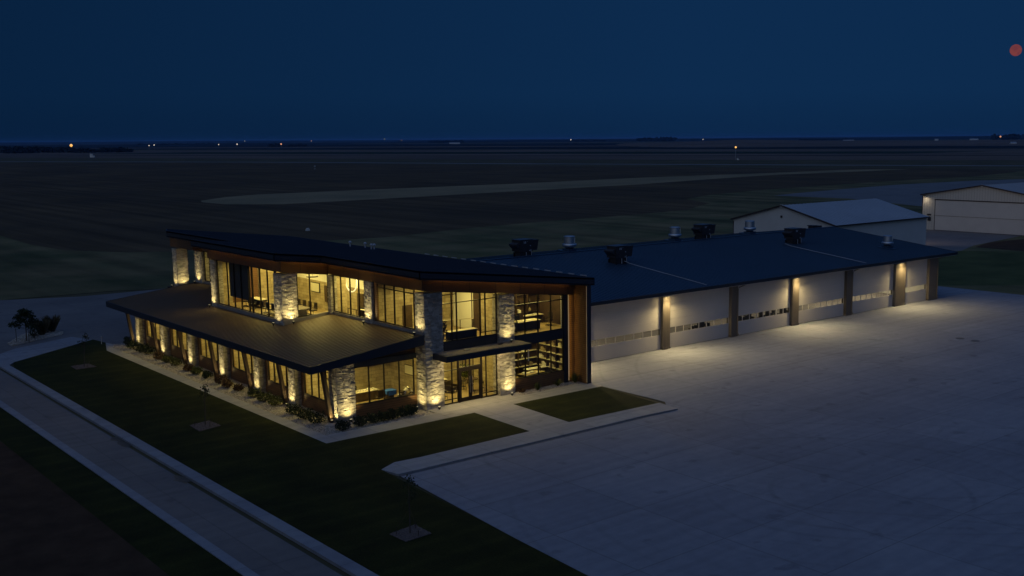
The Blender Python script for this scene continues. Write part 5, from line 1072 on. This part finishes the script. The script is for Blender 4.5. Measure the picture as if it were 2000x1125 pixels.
for z in (1.6, 2.1, 2.6, 3.1): box_obj('shelf', M['darkwood'], e, (0, 2.2, 0, .3, z, z+.04))
for x in (0, 1.1, 2.16): box_obj('upright', M['darkwood'], e, (x, x+.04, .3, .34, 1.4, 3.3))
small('wall_cabinet', 'cabinet', (-15.6, 9.5, 2.2), 'long dark cabinet mounted on the tiled back wall of the front room', M['darkwood'], (0, 1.7, 0, .35, 0, .5), (0, .83, -.02, 0, .02, .48), (.86, 1.7, -.02, 0, .02, .48))
small('wall_speaker', 'speaker', (-16.4, 9.75, 2.4), 'narrow dark speaker on the pillar at the back of the front room', M['black'], (0, .2, 0, .12, 0, .75), (.02, .18, -.01, 0, .02, .73))
def picture(x, y, z, wx, wy, h, lbl, m1, m2):
    e = empty('wall_picture', (x, y, z), lbl, 'picture'); b = local(); b.box(-wx/2-.02, wx/2+.02, -wy/2-.02, wy/2+.02, 0, h); b.build('frame', m1, e)
    b = local(); q = .06; b.box(-max(wx/2-q, .031), max(wx/2-q, .031), -max(wy/2-q, .031), max(wy/2-q, .031), q, h-q) if False else b.box(-wx/2-.03+(q if wx > .2 else 0), wx/2+.03-(q if wx > .2 else 0), -wy/2-.03+(q if wy > .2 else 0), wy/2+.03-(q if wy > .2 else 0), q, h-q); b.build('print', m2, e)
picture(-9.3, 9.1, UF+1.4, 1.2, .04, .8, 'dark framed picture on the tiled wall of the upper lobby', M['black'], M['fabric'])
picture(-11.14, 25.8, UF+1.5, .04, 1.6, .9, 'dark framed picture on the back wall of the projecting room', M['black'], M['cream'])
picture(-11.14, 13.2, UF+1.5, .04, 1.3, .9, 'framed picture on the wall of the upper lounge', M['darkwood'], M['fabric'])
picture(-13.07, 7.0, 1.6, .04, 1.2, .8, 'framed picture on the right tiled wall of the front room', M['darkwood'], M['cream'])
armchair((-13.2, 14.8, UF), R(60), 'dark leather armchair at the left of the upper lounge window'); armchair((-13.3, 12.9, UF+.9), R(110), 'dark armchair by the high table in the upper lounge')
chair((-17.9, 24.6, PF), R(120), 'dark chair under the roller shade in the projecting room'); chair((-17.6, 26.6, PF), R(60), 'dark chair at the far left end of the projecting room')
desk((-16.9, 25.6, PF), R(90), 2.2, .8, 'pale topped table under the roller shade in the projecting room')
# low wing offices
for i, (a, c) in enumerate(bays[1:]):
    ym = (a+c)/2; nm = ['first', 'second', 'third', 'fourth', 'fifth'][i]
    desk((-19.6, ym+.6, GF), R(90), 1.8, .7, f'desk in the {nm} side office from the front corner'); chair((-19.1, ym+.4, GF), R(-90), f'dark office chair in the {nm} side office from the front corner'); monitor((-19.6, ym+.9, GF+.77), R(80), f'monitor on the desk in the {nm} side office from the front corner')
# projecting conference room and lounge
e = empty('conference_table', (-16.9, 19.6, PF), 'long dark conference table in the projecting upper room', 'table'); box_obj('table_top', M['darkwood'], e, (-.8, .8, -2.6, 2.6, .72, .78)); box_obj('pedestal', M['black'], e, (-.3, .3, -1.9, -1.5, 0, .718)); box_obj('pedestal', M['black'], e, (-.3, .3, 1.5, 1.9, 0, .718))
for k in range(5):
    yy = 17.6+k*1.0; w0 = ['nearest', 'second', 'third', 'fourth', 'farthest'][k]
    chair((-18.1, yy, PF), R(90), f'{w0} chair on the window side of the conference table'); chair((-15.7, yy, PF), R(-90), f'{w0} chair on the far side of the conference table')
armchair((-17.3, 16.5, PF), R(160), 'pale rounded armchair at the front glass of the projecting room', M['fabric'])
for k, (x, y, z, lbl) in enumerate([(-16.6, 21.0, 8.95, 'flat dark pendant disc left of the corner pier, nearest the window'), (-15.2, 18.9, 8.8, 'flat dark pendant disc just right of the corner pier'), (-14.0, 20.5, 8.75, 'flat dark pendant disc deeper in the projecting room'), (-16.0, 16.9, 8.75, 'flat dark pendant disc nearest the front glass of the projecting room')]):
    e = empty('pendant_lamp', (x, y, z), lbl, 'pendant lamp', 'pendant discs in the upper rooms'); b = local(); b.lathe((0, 0, 0), [(.48, 0), (.5, .03), (.48, .09), (.1, .11)], 22); b.build('lamp_shade', M['darkwood'], e); b = local(); b.tube([(0, 0, .1), (0, 0, zr(x)-1.03-z)], .015, 5); b.build('rod', M['black'], e)
e = empty('ring_chandelier', (-12.9, 16.0, 8.25), 'large pale ring chandelier hanging in the upper lounge', 'chandelier')
b = local(); n = 36
for i in range(n): a = 2*math.pi*i/n; a2 = 2*math.pi*(i+1)/n; b.bar((0, .95*math.cos(a), .95*math.sin(a)), (0, .95*math.cos(a2), .95*math.sin(a2)), .10, .07, up=(1, 0, 0))
b.build('ring', em('ring_glow', (1, .85, .55), .6), e); b = local(); b.tube([(0, 0, .98), (0, 0, 1.1)], .02, 6); b.build('rod', M['black'], e)
e = empty('stair_railing', (-12.9, 13, UF), 'railing with dark posts across the upper lounge', 'railing')
for y in (10.6, 12.0, 13.4, 14.8, 16.2, 17.6): b = MB(); b.tube([(-12.4, y, UF), (-12.4, y, UF+2.0 if y in (12.0, 13.4) else UF+1.0)], .04, 6); b.build('post', M['darkwood'], e)
b = MB(); b.bar((-12.4, 10.0, UF+1.05), (-12.4, 18.4, UF+1.05), .06, .06); b.build('handrail', M['darkwood'], e)
desk((-13.6, 11.8, UF+.9), R(90), 2.2, .8, 'dark raised high top table behind the window between the upper piers')
small('sofa', 'sofa', (-13.8, 3.6, UF), 'low striped sofa behind the window next to the tall corner pier', M['timber'], (0, .9, 0, 2.0, 0, .42), (.75, .9, 0, 2.0, .42, .85), (0, .75, 0, .15, .42, .62), (0, .75, 1.85, 2.0, .42, .62))

# ================================================================== FAR LANDSCAPE
def far_dir(px, py):
    c = (rt*((px-1116.95)/2120.83) + dn*((py-591.47)/2120.83) + fw); return c/Vector((c.x, c.y)).length
def far_clump(px0, px1, dist, h, lbl, seed, gz=0.0, grp='tree lines on the horizon', jit=60):
    r = random.Random(seed); n = max(3, int((px1-px0)/2.2)); b = MB(); tb = MB(); base = CAMP + far_dir((px0+px1)/2, 280)*dist
    for i in range(n):
        px = px0+(px1-px0)*(i+r.random())/n; d = far_dir(px, 280); p = CAMP+d*(dist+r.uniform(-jit, jit)); hh = h*r.uniform(.55, 1.1)
        tb.tube([(p.x, p.y, gz-1), (p.x, p.y, gz+hh*.5)], .35, 4)
        for k in range(26):
            q = Vector((p.x+r.gauss(0, hh*.4), p.y+r.gauss(0, hh*.4), gz+hh*(.12+.85*r.random())-.0)); a = hh*.34*r.uniform(.6, 1.2); v = Vector((r.uniform(-1, 1), r.uniform(-1, 1), r.uniform(-1, 1))).normalized(); t = v.orthogonal().normalized()*a; u = v.cross(t)
            b.add([q-t, q-u*.8, q+t, q+u*.8], [(0, 1, 2, 3)])
    e = empty('tree_line', (base.x, base.y, gz), lbl, 'trees', grp); b.build('crown', M['tree_far'], e); tb.build('trunk', M['bark'], e); return e
far_clump(2, 75, 2300, 11, 'dark tree belt at the far left edge below the horizon', 1); far_clump(78, 132, 2350, 10, 'dark tree belt left of the bright orange yard light', 2)
far_clump(135, 258, 2250, 8, 'low dark tree belt right of the bright orange yard light', 3); far_clump(1246, 1316, 6200, 22, 'small dark grove standing on the horizon right of centre', 4)
far_clump(525, 548, 3600, 9, 'short dark tree row left of the bright farm light', 5); far_clump(552, 600, 3700, 7, 'short dark tree row right of the bright farm light', 6)
far_clump(1940, 1990, 5600, 24, 'dark farm trees on the horizon at the right edge', 7); far_clump(838, 905, 6500, 14, 'dark shelter belt on the horizon left of centre', 8); far_clump(1120, 1182, 6600, 10, 'thin dark shelter belt on the horizon at the centre', 9)
far_clump(1560, 1660, 6000, 9, 'low dark belt of trees before the right horizon', 10); far_clump(270, 420, 6000, 9, 'long faint tree belt behind the paired white lights', 11)
ymat = {'w': M['yard_white'], 'o': M['yard_orange'], 'r': M['yard_red']}
def yard(px, py, dist, s, k, lbl, cat='yard light', thick=.35):
    d = far_dir(px, py); p = CAMP+d*dist; s *= (.66 if k != 'o' else .8); e = empty('yard_light', (p.x, p.y, 0), lbl, cat, 'distant farm and yard lights'); e.matrix_basis = Matrix.Translation((p.x, p.y, 0)); z = max(p.z, 2.0)
    b = local(); b.tube([(0, 0, 0), (0, 0, z)], thick*.4, 5); b.build('pole', M['pvc'], e); b = local(); b.lathe((0, 0, z), [(s*.3, -s), (s, -s*.4), (s, s*.4), (s*.3, s)], 10); b.build('lamp', ymat[k], e); return e
YL = [(139, 284, 2500, 3.6, 'o', 'brightest orange floodlight cluster far left on the horizon'), (291, 284.3, 2800, 1.7, 'w', 'white yard light, left one of the close pair'), (301, 283.3, 2800, 2.0, 'w', 'white yard light, right one of the close pair'),
      (427, 282.3, 3000, 1.8, 'w', 'small white yard light between the pair and the far fields'), (463, 281.5, 3000, 2.4, 'w', 'white yard light left of the brighter farm light'), (549, 281.3, 3100, 3.2, 'r', 'bright amber white farm light left of centre'),
      (608, 275.3, 7000, 3.6, 'r', 'faint wide amber light just under the horizon'), (751, 271.5, 7000, 3.0, 'w', 'tiny white light right on the horizon left of centre'), (784, 274.2, 7000, 3.0, 'r', 'tiny amber light beside the white one on the horizon'),
      (1115, 273, 6500, 4.6, 'w', 'white light on the horizon near the centre'), (1373, 272.2, 6500, 3.4, 'w', 'small white light on the horizon right of the grove'), (1667, 275.3, 5000, 3.2, 'r', 'amber light at the end of a pale far roof'),
      (1954, 266.8, 5200, 5.5, 'r', 'amber farm light beside trees at the right horizon'), (478, 275.2, 7500, 2.6, 'w', 'very faint white light just under the left horizon'), (1437, 287.5, 1000, 1.1, 'o', 'orange lamp on a tall pale pole beyond the runway')]
for q in YL: yard(*q[:5], q[5])
def shed(px, py, dist, w_, h_, lbl, m_=None):
    d = far_dir(px, py); p = CAMP+d*dist; e = empty('farm_shed', (p.x, p.y, 0), lbl, 'shed', 'far off farm buildings', YAW-R(90)); b = local(); b.box(-w_/2, w_/2, -5, 5, 0, h_); b.build('wall', m_ or M['white_wall'], e)
    b = local(); b.prism([(-w_/2-.5, -5.5), (w_/2+.5, -5.5), (w_/2+.5, 0), (-w_/2-.5, 0)], lambda x, y: h_+(5.5+y)*.3+.2, lambda x, y: h_+(5.5+y)*.3); b.prism([(-w_/2-.5, 0), (w_/2+.5, 0), (w_/2+.5, 5.5), (-w_/2-.5, 5.5)], lambda x, y: h_+(5.5-y)*.3+.2, lambda x, y: h_+(5.5-y)*.3); b.build('roof', m_ or M['roof_white'], e); return e
for q in ((1657, 277, 4600, 42, 5, 'long pale shed roof left of the amber light on the right horizon'), (1829, 274.8, 5000, 14, 6, 'small pale shed on the right horizon, left of the long one'), (1902, 275.3, 5000, 34, 6, 'long pale shed on the right horizon'), (1978, 287, 2600, 12, 4, 'small pale shed near the right edge below the horizon'),
          (888, 279, 4800, 46, 5, 'long pale shed on the horizon left of centre')): shed(*q)
# equipment shelters by the runway
def shelter(px, py, lbl, s=1.0):
    d = far_dir(px, py); dist = -20/d.z; p = CAMP+d*dist; e = empty('equipment_shelter', (p.x, p.y, 0), lbl, 'shelter', None, YAW-R(90)); e.matrix_basis = Matrix.Translation((p.x, p.y, 0)) @ Matrix.Rotation(YAW-R(90), 4, 'Z')
    b = local(); b.box(-2.2*s, 1.0*s, -1.5*s, 1.5*s, 0, 4.6*s); b.box(1.0*s, 3.2*s, -1.2*s, 1.2*s, 0, 2.4*s); b.build('wall', M['white_paint'], e); b = local(); b.box(-2.4*s, 1.2*s, -1.7*s, 1.7*s, 4.6*s, 4.9*s); b.box(1.2*s, 3.4*s, -1.4*s, 1.4*s, 2.4*s, 2.6*s); b.build('roof', M['roof_white'], e)
shelter(180, 307.5, 'small white equipment shelter by the runway at the far left', 1.0); shelter(1441, 312.5, 'small white cabinet at the foot of the orange lamp pole', .35)
def marker(px, py, lbl, h=2.0):
    d = far_dir(px, py); dist = -20/d.z; p = CAMP+d*dist; e = empty('field_marker', (p.x, p.y, 0), lbl, 'marker'); e.matrix_basis = Matrix.Translation((p.x, p.y, 0)); b = local(); b.tube([(0, 0, 0), (0, 0, h)], .06, 5); b.build('post', M['pvc'], e); b = local(); b.box(-.5, .5, -.1, .1, h-.6, h); b.box(-.3, .3, -.12, .12, .3, .6); b.build('panel', M['white_paint'], e)
marker(615, 331, 'lone pale marker post in the dark field left of centre', 2.6); marker(601, 450.5, 'tiny pale marker in the dark field above the upper roof', .35)
# low rolling hills that close the horizon
def hill(name, px0, px1, dist, h, depth, m_, seed):
    r = random.Random(seed); b = MB(); n = 60; vs = []; ph = [r.uniform(0, 6.3) for _ in range(4)]
    for i in range(n+1):
        t = i/n; d = far_dir(px0+(px1-px0)*t, 280); p = CAMP+d*dist; q = CAMP+d*(dist-depth); s = CAMP+d*(dist+depth)
        e_ = min(1, 6*t, 6*(1-t)); hh = h*e_*(.62+.22*math.sin(t*5+ph[0])+.12*math.sin(t*13+ph[1])+.04*math.sin(t*37+ph[2]))
        vs += [(q.x, q.y, -1), (p.x, p.y, hh), (s.x, s.y, -1)]
    fs = []
    for i in range(n): a = i*3; fs += [(a, a+3, a+4, a+1), (a+1, a+4, a+5, a+2)]
    b.add(vs, fs); return tag(b.build(name, m_, smooth=True), kind='structure')
hill('hills', -700, 2700, 16000, 30, 5000, M['dark_crop'], 3); hill('hills', 500, 2900, 8200, 22, 2200, M['dark_crop'], 5); hill('hills', 1200, 2600, 3600, 13, 1500, M['stubble'], 8); hill('hills', -500, 700, 7000, 10, 2500, M['dark_crop'], 9)
# thin evening haze over the plain
b = MB(); b.box(-30000, 30000, -30000, 30000, -3.0, 44.0); hz_ = b.build('haze', []); tag(hz_, kind='stuff')
hm = bpy.data.materials.new('haze_air'); hm.use_nodes = True; hm.node_tree.nodes.clear(); ho = N(hm, "ShaderNodeOutputMaterial"); hv = N(hm, "ShaderNodeVolumePrincipled")
hv.inputs["Color"].default_value = (0.22, 0.52, 1.0, 1); hv.inputs["Density"].default_value = 4.2e-5; hv.inputs["Anisotropy"].default_value = 0.1; L(hm, hv.outputs[0], ho.inputs["Volume"]); hz_.data.materials.append(hm)
# the moon
d = Vector((0.88598, 0.45839, 0.07014)).normalized(); mp_ = CAMP+d*60000
mm = bpy.data.materials.new('moon_surface'); mm.use_nodes = True; b_ = mm.node_tree.nodes["Principled BSDF"]; b_.inputs["Base Color"].default_value = (0, 0, 0, 1); b_.inputs["Specular IOR Level"].default_value = 0; b_.inputs["Roughness"].default_value = 1
tc = N(mm, "ShaderNodeTexCoord"); no = N(mm, "ShaderNodeTexNoise"); no.inputs["Scale"].default_value = 2.2; L(mm, tc.outputs["Generated"], no.inputs["Vector"])
cr = N(mm, "ShaderNodeValToRGB"); cr.color_ramp.elements[0].position = .4; cr.color_ramp.elements[0].color = (.15, .036, .045, 1); cr.color_ramp.elements[1].position = .65; cr.color_ramp.elements[1].color = (.20, .045, .045, 1); L(mm, no.outputs[0], cr.inputs[0]); L(mm, cr.outputs[0], b_.inputs["Emission Color"]); b_.inputs["Emission Strength"].default_value = 1
b = MB(); rad = 60000*10.9/2120.83/1.07; nn = 32; mmr = 16; vs = []; fs = []
for i in range(mmr+1):
    for j in range(nn): t = math.pi*i/mmr; a = 2*math.pi*j/nn; vs.append((rad*math.sin(t)*math.cos(a), rad*math.sin(t)*math.sin(a), rad*math.cos(t)))
for i in range(mmr):
    for j in range(nn): fs.append((i*nn+j, i*nn+(j+1) % nn, (i+1)*nn+(j+1) % nn, (i+1)*nn+j))
b.add(vs, fs); o = b.build('moon', mm, smooth=True); o.location = mp_; tag(o, 'dim red full moon low in the sky at the right edge', 'moon')
for o in bpy.data.objects:
    if o.type == 'LIGHT' and o.parent is None and o.name != 'twilight': pass
